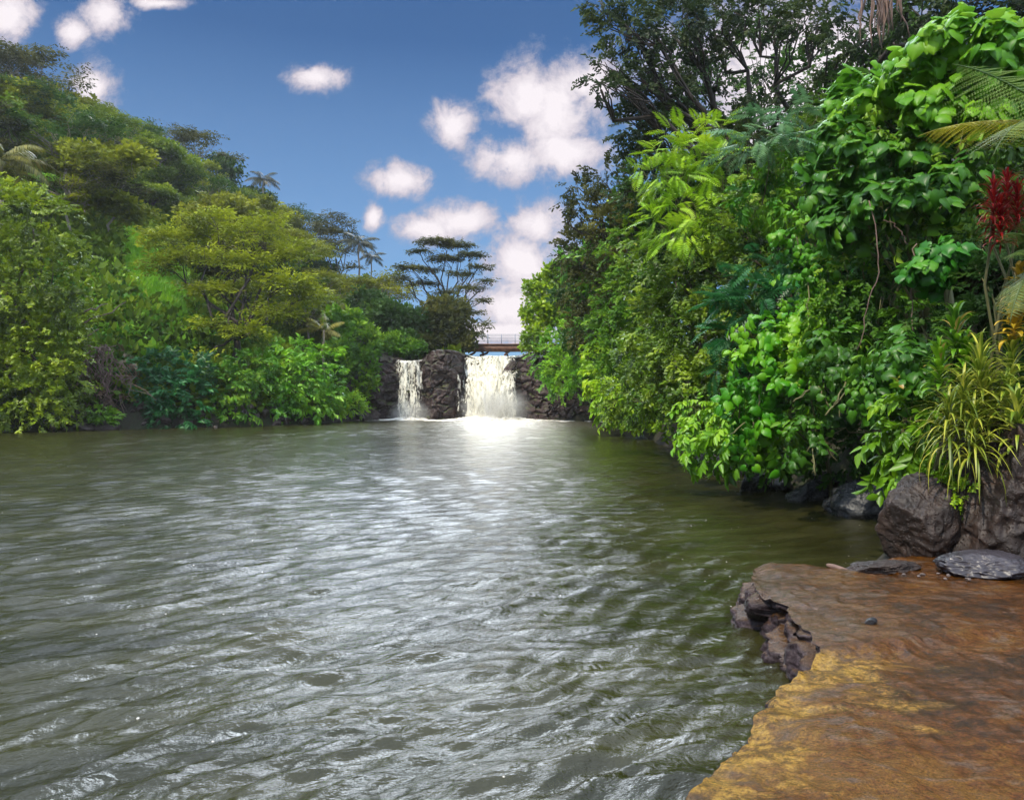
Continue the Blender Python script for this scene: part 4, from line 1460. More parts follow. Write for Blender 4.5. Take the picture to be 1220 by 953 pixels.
plant('big_leaf_shrub', 'broad drooping leaf cluster just above the yellow strap-leaved plants', 'shrub',
      [(1078, 430, 9.6, 34, 20), (1050, 470, 9.8, 30, 22), (1095, 455, 9.4, 26, 16)], 'heart', .28, 'glossy', 1.0, base=(5.6, 10.4), r0=.04, bark='stem', seed=60, gup=-.4, nup=.6)
plant('big_leaf_shrub', 'bright green leafy shrub cascading down to the brown boulder', 'shrub',
      [(1085, 490, 9, 34, 24), (1065, 530, 9.1, 26, 26), (1100, 520, 8.9, 30, 28), (1085, 560, 8.95, 24, 22), (1120, 490, 8.9, 24, 22)],
      'mid', .30, 'bright', 1.1, base=(5.0, 9.6), r0=.04, bark='stem', seed=61, gup=-.6, nup=.5, hang=.15)
plant('leafy_shrub', 'dim green foliage at the right edge behind the yellow plants', 'bush',
      [(1190, 340, 9.6, 40, 34), (1160, 390, 9.6, 36, 26), (1215, 300, 9.4, 34, 30), (1120, 400, 10, 34, 22), (1215, 440, 9, 30, 30), (1170, 290, 10.4, 30, 20)],
      'small', .24, 'dark', .8, base=(6.4, 10), r0=.05, bark='stem', seed=62, gup=-.2)
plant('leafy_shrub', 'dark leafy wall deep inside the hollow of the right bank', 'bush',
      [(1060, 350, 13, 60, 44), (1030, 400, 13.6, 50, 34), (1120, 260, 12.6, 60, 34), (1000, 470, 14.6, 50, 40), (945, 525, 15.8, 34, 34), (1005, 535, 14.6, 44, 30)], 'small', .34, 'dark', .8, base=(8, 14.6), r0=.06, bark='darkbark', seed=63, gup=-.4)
plant('ground_cover', 'tiny fresh green creeper growing between the two boulders', 'plant',
      [(1135, 575, 8.2, 18, 14), (1150, 592, 8.0, 12, 14), (1125, 560, 8.4, 22, 10)], 'small', .13, 'bright', 1.3, base=(4.6, 8.6), r0=.01, bark='stem', seed=64, parts=('stem', 'leaves'))


plant('leafy_bush', 'fine-leaved bright green growth between the large-leaved crowns and the fern', 'bush',
      [(1060, 160, 11.8, 36, 26), (1120, 190, 11.4, 40, 24), (1030, 225, 12.3, 36, 28), (1085, 275, 11.3, 36, 22), (1150, 250, 11.2, 30, 24), (1180, 180, 11, 34, 24)], 'mid', .26, 'mixed', .9, base=(6.6, 12.9),
      r0=.05, bark='stem', seed=71, gup=-.3, rough=.4)
plant('leafy_bush', 'fine-leaved growth hanging below the darker large-leaved tree', 'bush',
      [(1010, 320, 12.2, 36, 26), (1050, 345, 11.8, 34, 26), (1000, 375, 12.4, 34, 26), (1040, 395, 11.8, 30, 20), (960, 420, 13, 30, 24), (1085, 370, 11, 24, 22)], 'small', .24, 'green', .75, base=(6.5, 13.3),
      r0=.05, bark='stem', seed=72, gup=-.6, rough=.4, hang=.4, gapth=-.05)
plant('leafy_bush', 'small-leaved light green growth beneath the silvery branch', 'bush',
      [(940, 205, 15.6, 40, 22), (985, 195, 14.8, 34, 24), (910, 240, 16.2, 36, 24), (960, 245, 15, 40, 24)], 'mid', .30, 'green', .9, base=(7.2, 17.2), r0=.05, bark='stem', seed=73, gup=-.3, rough=.4)


# strap-leaved plants
def strap_leaf(Lf, W_, droop, seg=7):
    t = np.linspace(0, 1, seg)
    y = Lf * t * (1 - .25 * t * t)
    z = Lf * (.35 * t - droop * t ** 2.2)
    w = W_ * np.sin(np.clip(t * .9 + .12, 0, 1) * pi) ** .7
    w[-1] = .001
    V_ = []
    for k in range(seg):
        V_ += [(-w[k] / 2, y[k], z[k] + w[k] * .15), (0, y[k], z[k]), (w[k] / 2, y[k], z[k] + w[k] * .15)]
    Q_ = []
    A_ = []
    for k in range(seg - 1):
        b = k * 3
        Q_ += [(b, b + 1, b + 4, b + 3), (b + 1, b + 2, b + 5, b + 4)]
        A_ += [.2, .9]
    return np.array(V_), np.array(Q_), np.array(A_)


def strap_plant(label, heads, base, mat, Lf=.5, wid=.035, nl=60, droop=.7, name='strap_leaved_plant', seed=0, tight=1.):
    bx, by = base
    bz_ = T1(bx, by)
    root = empty(name, (bx, by, bz_), label, 'plant')
    off = np.array([bx, by, bz_])
    rng = np.random.default_rng(seed + 40)
    g, gs = Geo(), Geo()
    for c in heads:
        c = np.asarray(c)
        pts = bend(off + rng.normal(size=3) * .06 - np.array([0, 0, .1]), c, 7, .03, rng=rng)
        tube(gs, pts, np.linspace(.022, .012, 7))
        k = np.arange(nl)
        az = k * 2.399
        u = k / nl
        el = 1.25 - 1.5 * u + rng.normal(size=nl) * .12
        Y = np.stack([np.cos(az) * np.cos(el), np.sin(az) * np.cos(el), np.sin(el)], -1)
        Z = np.stack([-np.cos(az) * np.sin(el), -np.sin(az) * np.sin(el), np.cos(el)], -1)
        pos = c + np.stack([k * 0, k * 0, .14 - .42 * u * tight], -1)
        s = .75 + .4 * rng.random(nl)
        for dr in (0, 1, 2):
            m_ = (k % 3) == dr
            place(g, strap_leaf(Lf, wid, droop * (.55 + .35 * dr)), pos[m_], Y[m_], Z[m_], s[m_], rng.random(m_.sum()))
    obj('stem', gs.mesh('stem', M['stem'], True, off), root)
    obj('leaves', g.mesh('leaves', M[mat], False, off), root)
    return root


strap_plant('tall strap-leaved plant with yellow-striped leaves and an upright spiky head', [P(1168, 448, 8.1), P(1175, 490, 8.1)], (5.1, 8.75), 'yellow', .50, .034, 80, .55, seed=1)
strap_plant('drooping fountain of yellow-striped strap leaves above the boulders', [P(1130, 505, 7.9), P(1160, 515, 7.8), P(1148, 478, 8.0)], (4.75, 8.6), 'yellow', .46, .026, 90, 1.0, seed=2)
strap_plant('strap-leaved plant with broad green-and-yellow leaves behind the spiky head', [P(1138, 400, 8.7), P(1120, 440, 8.6), P(1150, 430, 8.6)], (5.3, 9.4), 'bright', .38, .06, 50, .5, seed=3)
strap_plant('yellowish strap-leaved plant at the right edge above the big boulder', [P(1205, 440, 8.2), P(1200, 480, 8.0), P(1212, 505, 7.7)], (5.45, 8.8), 'yellow', .42, .045, 60, .7, seed=4)
strap_plant('fiery red spiky-leaved plant under the fern fronds at the right edge', [P(1184, 240, 8.4), P(1200, 232, 8.5), P(1192, 262, 8.4), P(1212, 245, 8.4)], (6.1, 9.4), 'red', .27, .024, 80, .6, name='red_leaved_plant', seed=5)
strap_plant('golden-yellow leafy plant at the right edge below the red one', [P(1214, 345, 8.2), P(1208, 375, 8.2)], (5.9, 9.1), 'gold', .26, .06, 60, .5, name='yellow_leaved_plant', seed=6)

# tree fern: fronds arching in from the right
tf = empty('tree_fern', (6.6, 8.7, T1(6.6, 8.7)), 'tree fern with pale green arching fronds reaching in from the right edge', 'fern')
off = np.array([6.6, 8.7, T1(6.6, 8.7)])
hd = P(1275, 150, 8.3)
g = Geo()
tube(g, bend(off - np.array([0, 0, .3]), hd, 8, .01), np.linspace(.13, .09, 8))
obj('trunk', g.mesh('trunk', M['darkbark'], True, off), tf)


def fern_frond(name, Lf, mat, droop, seed):
    rng = np.random.default_rng(seed)
    g = Geo()
    t = np.linspace(0, 1, 16)
    pts = np.stack([t * 0, Lf * (t - .1 * t ** 3), Lf * (.22 * t - droop * t ** 2.2)], -1)
    tube(g, pts, np.linspace(.016, .004, 16), 6, .1)
    n = 26
    tt = np.linspace(.14, .985, n)
    pos = np.stack([np.interp(tt, t, pts[:, k]) for k in range(3)], -1)
    l = Lf * .27 * np.sin(np.clip(tt * .92 + .14, 0, 1) * pi) ** .7
    # one pinna: small leaflets along both sides
    gp = Geo()
    for i in range(20):
        u = (i + .7) / 20.5
        w = .13 * (1 - u * .75)
        for s2 in (-1, 1):
            V_, Q_ = leaf1(1, .42)
            place(gp, (V_, Q_, np.array([.5])), [(0, u, -.10 * u * u)], [(s2, .35, -.1)], [(0, 0, 1)], [w], [rng.random()])
    pin = gp.out()
    for sd in (-1, 1):
        Y = np.stack([np.full(n, sd * 1.), np.full(n, .38), np.full(n, -.28)], -1) + rng.normal(size=(n, 3)) * .04
        place(g, pin, pos, Y, np.tile([0, .1, 1.], (n, 1)), l, rng.random(n))
    return g.mesh(name, mat, False)


def aim(o, frm, to):
    d = norm(np.asarray(to) - np.asarray(frm))
    o.rotation_euler = (math.asin(float(d[2])), 0, math.atan2(-float(d[0]), float(d[1])))


for k, (tx, ty, tD, mt, dr, Lm) in enumerate(((1140, 120, 7.4, 'fern', .16, 1.15), (1185, 205, 7.2, 'fern', .34, 1.1), (1110, 185, 8.4, 'fernyellow', .22, 1.2), (1260, 260, 7.4, 'fern', .4, 1.),
                                              (1330, 110, 9.0, 'fern', .3, 1.), (1290, 60, 9.4, 'fern', .3, 1.), (1350, 170, 7.6, 'fern', .4, 1.), (1230, 90, 9.3, 'fern', .3, 1.))):
    to = P(tx, ty, tD)
    Ln = np.linalg.norm(to - hd) * Lm
    o = obj('frond', fern_frond('frond', max(Ln, .9), M[mt], dr, k), tf, hd - off)
    aim(o, hd, to + np.array([0, 0, dr * Ln * .55]))
# lower fern at the edge of the frame
tf2 = empty('fern', (5.9, 8.7, T1(5.9, 8.7)), 'fern sprouting at the right edge between the red and the golden plants', 'fern')
off = np.array([5.9, 8.7, T1(5.9, 8.7)])
hd2 = P(1245, 300, 8.2)
g = Geo()
tube(g, bend(off - np.array([0, 0, .3]), hd2, 8, .02), np.linspace(.05, .03, 8))
obj('stem', g.mesh('stem', M['darkbark'], True, off), tf2)
for k, (tx, ty) in enumerate(((1190, 285), (1195, 320), (1215, 262), (1200, 400))):
    to = P(tx, ty, 7.8)
    Ln = np.linalg.norm(to - hd2)
    o = obj('frond', fern_frond('frond', Ln, M['fern'], .3, 20 + k), tf2, hd2 - off)
    aim(o, hd2, to + np.array([0, 0, .3 * Ln * .55]))

# hanging woody vines
for k, (pts, D, lab) in enumerate((
        ([(1035, 240), (1048, 290), (1045, 330), (1032, 370), (1022, 420)], 10.9, 'thin woody vine curving down in front of the dark hollow'),
        ([(1082, 292), (1074, 276), (1064, 267), (1052, 262)], 10.8, 'short bare twig arching sideways above the dark hollow'),
        ([(1092, 290), (1089, 330), (1086, 360), (1088, 400)], 10.2, 'straight thin vine hanging beneath the drooping leaf cluster'),
        ([(1044, 10), (1050, 60), (1047, 110)], 20, 'reddish aerial roots dangling at the top of the picture'))):
    W = np.array([P(a, b, D) for a, b in pts])
    t = np.linspace(0, len(W) - 1, 16)
    path = np.stack([np.interp(t, range(len(W)), W[:, j]) for j in range(3)], -1)
    path += np.random.default_rng(k).normal(size=path.shape) * .015
    g = Geo()
    tube(g, path, np.linspace(.009, .006, 16))
    if k == 3:
        g = Geo()
        rng = np.random.default_rng(4)
        for j in range(26):
            a = P(1030 + rng.random() * 32, -20, 20) + np.array([0, rng.normal() * .3, 0])
            b = a + np.array([rng.normal() * .15, 0, -.8 - rng.random() * .9])
            tube(g, bend(a, b, 6, .02, rng=rng), np.linspace(.04, .012, 6))
    c = path[0]
    tag(obj('hanging_vine', g.mesh('hanging_vine', M['deadwood'], True, c), None, c), lab, 'vine')

# ------------------------------------------------------------------ rocks on the right
tag(obj('boulder', rock_mesh('boulder', (.37, .4, .52), 203, M['boulder'], .26, 110, 4), None, P(1108, 632, 8.0) + np.array([0, .25, .05]), (.0, .15, .4)),
    'rounded porous brown boulder under the cascading green shrub, left of the bigger one', 'boulder')
tag(obj('boulder', rock_mesh('boulder', (.95, .8, .92), 211, M['boulder'], .42, 130, 9), None, P(1240, 612, 7.7) + np.array([0, .4, .0]), (.1, -.1, 1.2)),
    'largest rugged brown boulder at the right edge', 'boulder')
tag(obj('boulder', rock_mesh('boulder', (.5, .45, .34), 215, M['boulder'], .3, 70, 7), None, P(1196, 545, 8.2) + np.array([0, .3, 0]), (.1, -.1, .3)),
    'mossy brown rock lying on top of the largest boulder', 'boulder')
tag(obj('boulder', rock_mesh('boulder', (.42, .32, .13), 222, M['bluerock'], .3, 80, 8), None, P(1172, 673, 7.1), (0, .03, .3)),
    'flat smooth grey-blue rock in front of the two boulders', 'rock')
tag(obj('driftwood', rock_mesh('driftwood', (.36, .18, .07), 231, M['deadbrown'] if 'deadbrown' in M else M['boulder'], .35, 60, 9), None, P(1052, 676, 7.3), (0, -.03, .15)),
    'weathered brown slab of rotten wood at the far edge of the ledge', 'driftwood')
tag(obj('driftwood', rock_mesh('driftwood', (.12, .035, .03), 236, M['deadwood'], .3, 24, 6), None, P(1000, 678, 7.3), (0, .3, -.3)),
    'small splinter of wood at the ledge edge left of the rotten slab', 'driftwood')
tag(obj('rock', rock_mesh('rock', (.40, .3, .36), 240, M['blackrock'], .3, 60, 9), None, (5.25, 16.4, .08), (.2, -.45, .3)),
    'pointed wet grey rock standing in the water under the overhanging bush', 'rock')
rng = np.random.default_rng(8)
for k, (px, py, D, s, lab) in enumerate(((960, 590, 15, .45, 'dark wet rock farthest left under the right bank overhang'), (990, 575, 15.4, .6, 'dark rock second from the left under the right bank overhang'),
                                         (1020, 595, 14, .5, 'low slanting wet rock near the middle of the shadowed hollow'), (1005, 610, 13.4, .34, 'small wet rock nearest the water in the shadowed hollow'),
                                         (1045, 580, 13, .7, 'big dark rock at the right end of the shadowed hollow'), (930, 580, 16.6, .35, 'half-sunk dark rock beside the pointed wet rock'))):
    c = P(px, py, D)
    c[2] = max(.05, c[2] * .5)
    tag(obj('rock', rock_mesh('rock', (s, s * .8, s * .6), 250 + k, M['blackrock'], .35, 36, 9), None, c, (0, rng.normal() * .3, rng.random() * 6)), lab, 'rock', 'rocks under the right overhang')
# pebbles scattered by the boulders
for k in range(8):
    px, py = 1075 + rng.random() * 130, 682 + rng.random() * 12
    D = (CAM - .45) * F / (py - HZ)
    s = .012 + .018 * rng.random()
    c = P(px, py, D)
    tag(obj('pebble', rocks[k % 5], None, c, (0, 0, k), (s, s, s)), 'little pebble scattered on the ledge before the boulders', 'pebble', 'pebbles before the boulders')

# ------------------------------------------------------------------ the ledge
EDGE = np.array([(-.9, -1.5), (-.55, .2), (-.1, 1.5), (.38, 2.45), (.73, 3.12), (.97, 3.63), (1.27, 4.07), (1.67, 4.57), (1.95, 4.94), (2.08, 5.2), (2.10, 5.48), (2.2, 6.02), (2.13, 6.5), (2.17, 6.84), (2.3, 7.3), (2.49, 7.62),
                 (2.95, 7.62), (3.12, 7.25), (3.6, 7.5), (4.3, 8.1), (4.9, 8.5)])
seg = np.concatenate([[0], np.cumsum(np.linalg.norm(np.diff(EDGE, axis=0), axis=1))])
ne = 620
t = np.linspace(0, seg[-1], ne)
E = np.stack([np.interp(t, seg, EDGE[:, k]) for k in range(2)], -1)
Es = np.stack([np.convolve(np.pad(E[:, k], 6, 'edge'), np.ones(13) / 13, 'valid') for k in range(2)], -1)
tan = norm(np.gradient(Es, axis=0))
nrm = np.stack([-tan[:, 1], tan[:, 0]], -1)    # outward (to the water)
jag = fbm(np.stack([Es[:, 0] * 1.6, Es[:, 1] * 1.6, t * 0], -1), 4, 90) * .16 + fbm(np.stack([Es[:, 0] * 7, Es[:, 1] * 7, t * 0], -1), 3, 94) * .06
Es = Es + nrm * jag[:, None]
# rows: from deep inside to the edge, then down the face
inner_pt = np.array([7.5, 2.0])
rows_in = 1 - np.concatenate([np.linspace(0, .8, 150), .8 + .2 * np.linspace(0, 1, 260)[1:] ** .8])
TOPZ = .42


def toph(x, y):
    p3 = np.stack([x, y, x * 0], -1)
    h_ = TOPZ + .030 * fbm(p3 * 1.1, 4, 95) + .014 * fbm(p3 * 7, 4, 98, True)
    # yellow lower shelf near the camera drops slightly, dip along the crack
    h_ = h_ - .04 * smooth(5.05 + .25 * (x - 2) - y, 0, .15) * 1.0
    return h_


Vs = []
for r_ in rows_in:
    p_ = Es * (1 - r_) + inner_pt * r_
    z = toph(p_[:, 0], p_[:, 1])
    near = np.exp(-r_ * 22)
    z = z - near * .05 * (1 + fbm(np.stack([p_[:, 0] * 5, p_[:, 1] * 5, t * 0], -1), 3, 99))
    Vs.append(np.stack([p_[:, 0], p_[:, 1], z], -1))
for k in range(1, 60):
    u_ = k / 59
    z = Vs[len(rows_in) - 1][:, 2] - u_ * .85
    pp = np.stack([Es[:, 0] * 3.0, Es[:, 1] * 3.0, z * 4.], -1)
    c1, e1 = worley(np.stack([Es[:, 0] * 2.7, Es[:, 1] * 2.7, z * 3.4], -1), 15)
    c2, e2 = worley(np.stack([Es[:, 0] * 8, Es[:, 1] * 8, z * 9.], -1), 16)
    bul = c1 * .20 + smooth(e1, 0, .14) * .09 + c2 * .045 + smooth(e2, 0, .14) * .02 + fbm(pp * 5, 3, 108) * .02 - .20
    outw = .12 * u_ + bul * smooth(np.full(ne, u_), 0, .12) - .03
    # the rocky stretch bulges out more than the concrete one
    rocky = smooth(Es[:, 1], 4.7, 5.3)
    p_ = Es + nrm * (outw * (.9 + .3 * rocky))[:, None]
    Vs.append(np.stack([p_[:, 0], p_[:, 1], z], -1))
V = np.concatenate(Vs)
nr_ = len(Vs)
ii, jj = np.meshgrid(np.arange(nr_ - 1), np.arange(ne - 1), indexing='ij')
q = (ii * ne + jj).ravel()
Q = np.stack([q, q + ne, q + ne + 1, q + 1], -1)[:, ::-1]
m, nt, out = nodes('wet_orange_algae_ledge')
geo = N(nt, 'ShaderNodeNewGeometry')
pos = geo.outputs['Position']
sx = N(nt, 'ShaderNodeSeparateXYZ')
L(nt, pos, sx.inputs[0])
nm = N(nt, 'ShaderNodeSeparateXYZ')
L(nt, geo.outputs['Normal'], nm.inputs[0])
a1 = noise(nt, pos, .9, 8, .62, .4)
a2 = noise(nt, mapping(nt, pos, (1, 1.6, 1), loc=(3, 1, 0)), 2.4, 8, .68, .8)
a3 = noise(nt, pos, 16, 8, .7)
a5 = noise(nt, pos, 55, 5, .7)
a4 = noise(nt, mapping(nt, pos, (1, 1, 1), loc=(9, 4, 2)), 1.5, 6, .6, .5)
base = ramp(nt, [(.41, (.008, .004, .001)), (.46, (.026, .0095, .001)), (.52, (.066, .021, .001)), (.58, (.095, .042, .004))])
L(nt, math_(nt, 'ADD', math_(nt, 'MULTIPLY', a1, .45), math_(nt, 'ADD', math_(nt, 'MULTIPLY', a2, .33), math_(nt, 'MULTIPLY', a3, .24))), base.inputs[0])
col = base.outputs[0]
gcol = ramp(nt, [(.35, (.03, .020, .014)), (.6, (.085, .064, .05))])
L(nt, a3, gcol.inputs[0])
col = mixc(nt, maprange(nt, a2, .53, .62, 0, .7), col, gcol.outputs[0])
# ochre crust along the front edge (y < 5) by distance to the rim line
dA = N(nt, 'ShaderNodeVectorMath', operation='DOT_PRODUCT')
L(nt, pos, dA.inputs[0])
dA.inputs[1].default_value = (.80, -.60, 0)      # grows away from the rim
rim = math_(nt, 'ADD', dA.outputs['Value'], 1.30)
rim = math_(nt, 'ADD', rim, math_(nt, 'ADD', math_(nt, 'MULTIPLY_ADD', a2, 2.4, -1.2), math_(nt, 'MULTIPLY_ADD', a4, 1.6, -.8)))
nearf = maprange(nt, sx.outputs[1], 5.0, 5.12, 1, 0)
crust = math_(nt, 'MULTIPLY', maprange(nt, rim, .02, .38, 1, 0), nearf)
ycol = ramp(nt, [(.32, (.02, .010, .003)), (.46, (.10, .050, .006)), (.56, (.27, .16, .024)), (.68, (.10, .075, .05))])
L(nt, math_(nt, 'ADD', math_(nt, 'MULTIPLY', a4, .45), math_(nt, 'MULTIPLY', a3, .55)), ycol.inputs[0])
col = mixc(nt, math_(nt, 'MULTIPLY', crust, .9), col, ycol.outputs[0])
# grey-brown back part beyond the step
farf = math_(nt, 'MULTIPLY', maprange(nt, sx.outputs[1], 5.05, 5.4), maprange(nt, math_(nt, 'ADD', sx.outputs[0], math_(nt, 'MULTIPLY', a4, 1.6)), 2.9, 4.1, 1, 0))
bcol = ramp(nt, [(.35, (.020, .011, .006)), (.6, (.062, .037, .020))])
L(nt, a3, bcol.inputs[0])
col = mixc(nt, math_(nt, 'MULTIPLY', farf, .8), col, bcol.outputs[0])
# raw rock on the face
rk = ramp(nt, [(.34, (.008, .005, .006)), (.5, (.035, .025, .030)), (.64, (.10, .08, .09))])
L(nt, math_(nt, 'ADD', math_(nt, 'MULTIPLY', a2, .5), math_(nt, 'MULTIPLY', a3, .5)), rk.inputs[0])
col = mixc(nt, maprange(nt, nm.outputs[2], .45, .8, 1, 0), col, rk.outputs[0])
vc = N(nt, 'ShaderNodeTexVoronoi', feature='DISTANCE_TO_EDGE')
vc.inputs['Scale'].default_value = 1.1
wv = N(nt, 'ShaderNodeVectorMath', operation='MULTIPLY_ADD')
nzc = N(nt, 'ShaderNodeTexNoise')
nzc.inputs['Scale'].default_value = 4
nzc.inputs['Detail'].default_value = 6
L(nt, pos, nzc.inputs['Vector'])
L(nt, nzc.outputs['Color'], wv.inputs[0])
wv.inputs[1].default_value = (.45, .45, .45)
L(nt, pos, wv.inputs[2])
L(nt, wv.outputs[0], vc.inputs['Vector'])
crack = math_(nt, 'MULTIPLY', maprange(nt, vc.outputs['Distance'], .0, .022, 1, 0), maprange(nt, a1, .54, .60, 0, 1))
vp = N(nt, 'ShaderNodeTexVoronoi')
vp.inputs['Scale'].default_value = 26
L(nt, pos, vp.inputs['Vector'])
pit = math_(nt, 'MULTIPLY', maprange(nt, vp.outputs['Distance'], .06, .28, 1, 0), maprange(nt, a4, .48, .6, 0, 1))
pb = N(nt, 'ShaderNodeBsdfPrincipled')
gr = maprange(nt, noise(nt, pos, 70, 4, .75), .3, .7, .45, 1.5)
gm = N(nt, 'ShaderNodeMix', data_type='RGBA', blend_type='MULTIPLY')
gm.inputs[0].default_value = 1
L(nt, col, gm.inputs[6])
L(nt, gr, gm.inputs[7])
col = gm.outputs[2]
pb.inputs['Specular IOR Level'].default_value = .2
L(nt, col, pb.inputs['Base Color'])
L(nt, maprange(nt, a1, .40, .56, .04, .24), pb.inputs['Roughness'])
bp = N(nt, 'ShaderNodeBump', i_Strength=.9, i_Distance=.03)
L(nt, math_(nt, 'ADD', math_(nt, 'MULTIPLY_ADD', crack, -.0, math_(nt, 'MULTIPLY_ADD', pit, -.15, math_(nt, 'MULTIPLY', a5, .16))), math_(nt, 'ADD', math_(nt, 'MULTIPLY', a2, .6), math_(nt, 'MULTIPLY', a3, .45))), bp.inputs['Height'])
L(nt, bp.outputs[0], pb.inputs['Normal'])
L(nt, pb.outputs[0], out.inputs[0])
me = mesh('rock_ledge', V, Q, None, True, m)
tag(obj('rock_ledge', me), kind='structure')
c = P(1037, 738, 5.55)
c[2] = TOPZ + .01
tag(obj('rock', rock_mesh('rock', (.055, .03, .03), 260, M['blackrock'], .3, 20, 6), None, c, (0, 0, .3)), 'little dark stone lying alone on the wet orange ledge', 'rock')

# ------------------------------------------------------------------ world
SUN_AZ = radians(-140)     # from +Y towards +X
SUN_EL = radians(50)
wd = bpy.data.worlds.new('World')
sc.world = wd
wd.use_nodes = True
nt = wd.node_tree
nt.nodes.clear()
out = nt.nodes.new('ShaderNodeOutputWorld')
bg = N(nt, 'ShaderNodeBackground', i_Strength=.10)
sky = N(nt, 'ShaderNodeTexSky')
sky.sky_type = 'NISHITA'
sky.sun_disc = False
sky.sun_elevation = SUN_EL
sky.sun_rotation = SUN_AZ
sky.air_density = 1.0
sky.dust_density = .6
sky.ozone_density = 2.0
tc = N(nt, 'ShaderNodeTexCoord')
dirn = tc.outputs['Generated']
sx = N(nt, 'ShaderNodeSeparateXYZ')
L(nt, dirn, sx.inputs[0])
ysafe = math_(nt, 'MAXIMUM', sx.outputs[1], .02)
u_ = math_(nt, 'DIVIDE', sx.outputs[0], ysafe)
v_ = math_(nt, 'DIVIDE', sx.outputs[2], ysafe)
cb = N(nt, 'ShaderNodeCombineXYZ')
L(nt, u_, cb.inputs[0])
L(nt, v_, cb.inputs[1])
uv = cb.outputs[0]
wn1 = noise(nt, uv, 17, 9, .66, .25)
wn2 = noise(nt, mapping(nt, uv, loc=(3, 7, 0)), 55, 6, .65)
cld = [(632, 118, 42, 38), (665, 130, 52, 52), (610, 190, 46, 26), (672, 182, 48, 30), (700, 95, 38, 36), (540, 148, 24, 26), (477, 215, 36, 20), (548, 262, 40, 22), (505, 272, 36, 16), (642, 268, 34, 26), (622, 312, 40, 36),
       (655, 345, 60, 44), (612, 365, 50, 34), (377, 92, 32, 15), (110, 102, 24, 24), (8, 18, 36, 28), (85, 38, 22, 18), (125, 18, 26, 22), (445, 260, 13, 16), (950, 90, 150, 90), (600, 395, 120, 16), (190, 4, 30, 7)]
dens = None
for (px, py, rx, ry) in cld:
    n = N(nt, 'ShaderNodeVectorMath', operation='SUBTRACT')
    L(nt, uv, n.inputs[0])
    n.inputs[1].default_value = ((px - CX) / F, (HZ - py) / F, 0)
    n2 = N(nt, 'ShaderNodeVectorMath', operation='MULTIPLY')
    L(nt, n.outputs[0], n2.inputs[0])
    n2.inputs[1].default_value = (F / rx / 1.22, F / ry / 1.22, 0)
    n3 = N(nt, 'ShaderNodeVectorMath', operation='LENGTH')
    L(nt, n2.outputs[0], n3.inputs[0])
    d_ = math_(nt, 'SUBTRACT', 1.0, n3.outputs['Value'])
    dens = d_ if dens is None else math_(nt, 'MAXIMUM', dens, d_)
dens = math_(nt, 'MAXIMUM', dens, -1.0)
nzz = math_(nt, 'ADD', math_(nt, 'MULTIPLY_ADD', wn1, 2.4, -1.2), math_(nt, 'MULTIPLY_ADD', wn2, .6, -.3))
mask = maprange(nt, math_(nt, 'ADD', dens, nzz), -.26, .52, 0, 1, True)
front = maprange(nt, sx.outputs[1], .05, .2)
lowonly = maprange(nt, v_, .56, .62, 1, 0)
mask = math_(nt, 'MULTIPLY', math_(nt, 'MULTIPLY', mask, front), lowonly)
# high bright overcast above the framed part of the sky and all around behind
oc = noise(nt, dirn, 2.6, 6, .6, .3)
high = maprange(nt, sx.outputs[2], .475, .585, 0, 1, True)
behind = maprange(nt, sx.outputs[1], .25, -.1, 0, .8, True)
hv = math_(nt, 'MULTIPLY', math_(nt, 'MAXIMUM', high, behind), maprange(nt, oc, .3, .55, .45, 1))
total = math_(nt, 'MAXIMUM', mask, hv)
shade = maprange(nt, math_(nt, 'ADD', dens, math_(nt, 'MULTIPLY_ADD', wn1, 1.7, -.85)), -.1, .75)
ccol = ramp(nt, [(0., (3.4, 3.4, 4.3)), (.45, (5.2, 4.7, 5.3)), (1., (8.0, 7.4, 7.7))])
L(nt, shade, ccol.inputs[0])
hcol = ramp(nt, [(.3, (7., 8.6, 11.)), (.7, (20., 23., 28.))])
L(nt, oc, hcol.inputs[0])
# unseen bright patch added high over the falls for a glint on the water
gl = N(nt, 'ShaderNodeVectorMath', operation='DOT_PRODUCT')
nd = N(nt, 'ShaderNodeVectorMath', operation='NORMALIZE')
L(nt, dirn, nd.inputs[0])
L(nt, nd.outputs[0], gl.inputs[0])
gl.inputs[1].default_value = (-.02, .766, .643)
added_glow = maprange(nt, gl.outputs['Value'], .955, .995, 0, 1, True)
hc2 = mixc(nt, added_glow, hcol.outputs[0], (116., 128., 142.))
clc = mixc(nt, maprange(nt, hv, .05, .3), ccol.outputs[0], hc2)
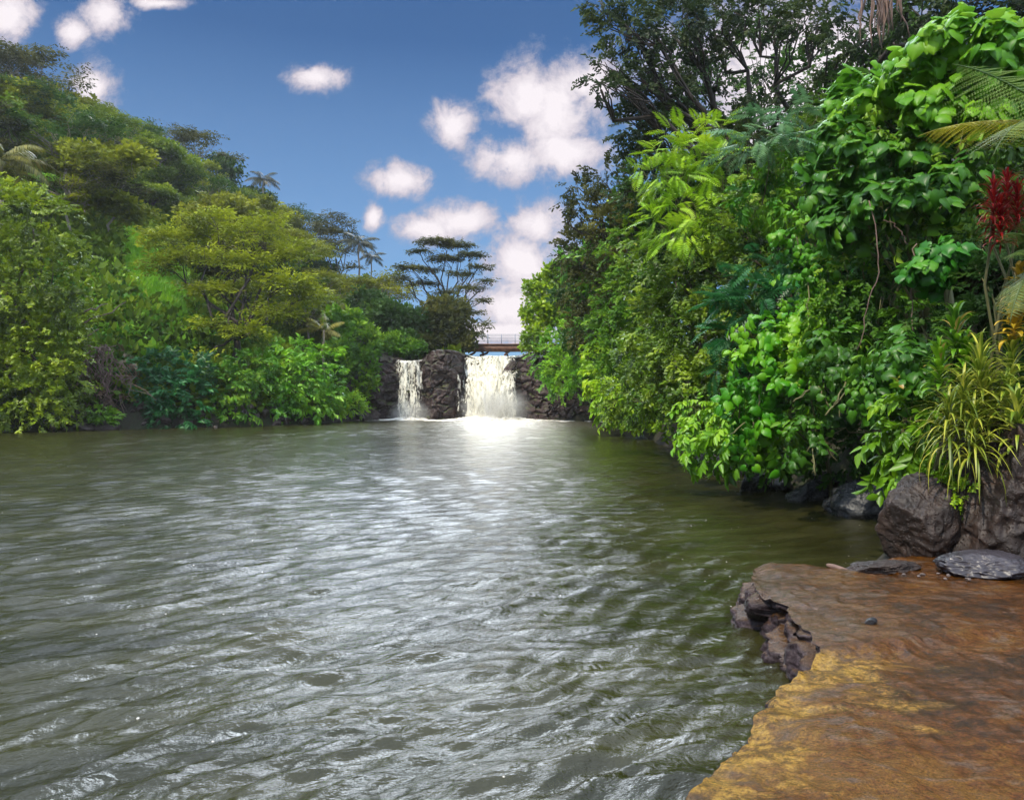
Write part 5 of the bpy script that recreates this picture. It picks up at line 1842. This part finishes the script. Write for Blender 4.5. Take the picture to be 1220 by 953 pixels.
# blue of the open sky
skm = N(nt, 'ShaderNodeMix', data_type='RGBA', blend_type='MULTIPLY')
skm.inputs[0].default_value = 1
L(nt, sky.outputs[0], skm.inputs[6])
skm.inputs[7].default_value = (.27, .55, .83, 1)
pale = mixc(nt, maprange(nt, sx.outputs[2], .0, .42, .85, 0), skm.outputs[2], (2.6, 4.3, 6.8))
mx = mixc(nt, total, pale, clc)
L(nt, mx, bg.inputs[0])
L(nt, bg.outputs[0], out.inputs[0])

sd = bpy.data.lights.new('sun', 'SUN')
sd.energy = 4.2
sd.angle = radians(.6)
sd.color = (1., .90, .72)
so = bpy.data.objects.new('sun', sd)
COL.objects.link(so)
so.rotation_euler = (pi / 2 - SUN_EL, 0, pi - SUN_AZ)
so.rotation_euler = (-(pi / 2 - SUN_EL), 0, -SUN_AZ)

# haze
HAZE = .00028
if HAZE:
    g = Geo()
    box(g, (-20, 62, 28), (260, 180, 61))
    m, nt, out = nodes('thin_air_haze')
    pv = N(nt, 'ShaderNodeVolumePrincipled')
    pv.inputs['Color'].default_value = (.88, .92, .95, 1)
    pv.inputs['Density'].default_value = HAZE
    pv.inputs['Anisotropy'].default_value = .3
    L(nt, pv.outputs[0], out.inputs['Volume'])
    tag(obj('haze', g.mesh('haze', m)), kind='stuff')

# ------------------------------------------------------------------ camera
cd = bpy.data.cameras.new('camera')
cam = bpy.data.objects.new('camera', cd)
COL.objects.link(cam)
cam.location = (0, 0, CAM)
cam.rotation_euler = (pi / 2, 0, 0)
cd.sensor_fit = 'HORIZONTAL'
cd.sensor_width = 36
cd.lens = F / 1220 * 36
cd.shift_y = -(476.5 - HZ) / 1220
cd.clip_start = .05
cd.clip_end = 12000
sc.camera = cam

vs = sc.view_settings
vs.view_transform = 'Standard'
vs.look = 'None'
vs.gamma = 1
vs.exposure = .28
vs.use_curve_mapping = False
cy = sc.cycles
cy.max_bounces = 6
cy.diffuse_bounces = 3
cy.glossy_bounces = 3
cy.transmission_bounces = 4
cy.transparent_max_bounces = 12
cy.volume_bounces = 1
cy.caustics_reflective = False
cy.caustics_refractive = False
cy.sample_clamp_indirect = 6
cy.use_denoising = True
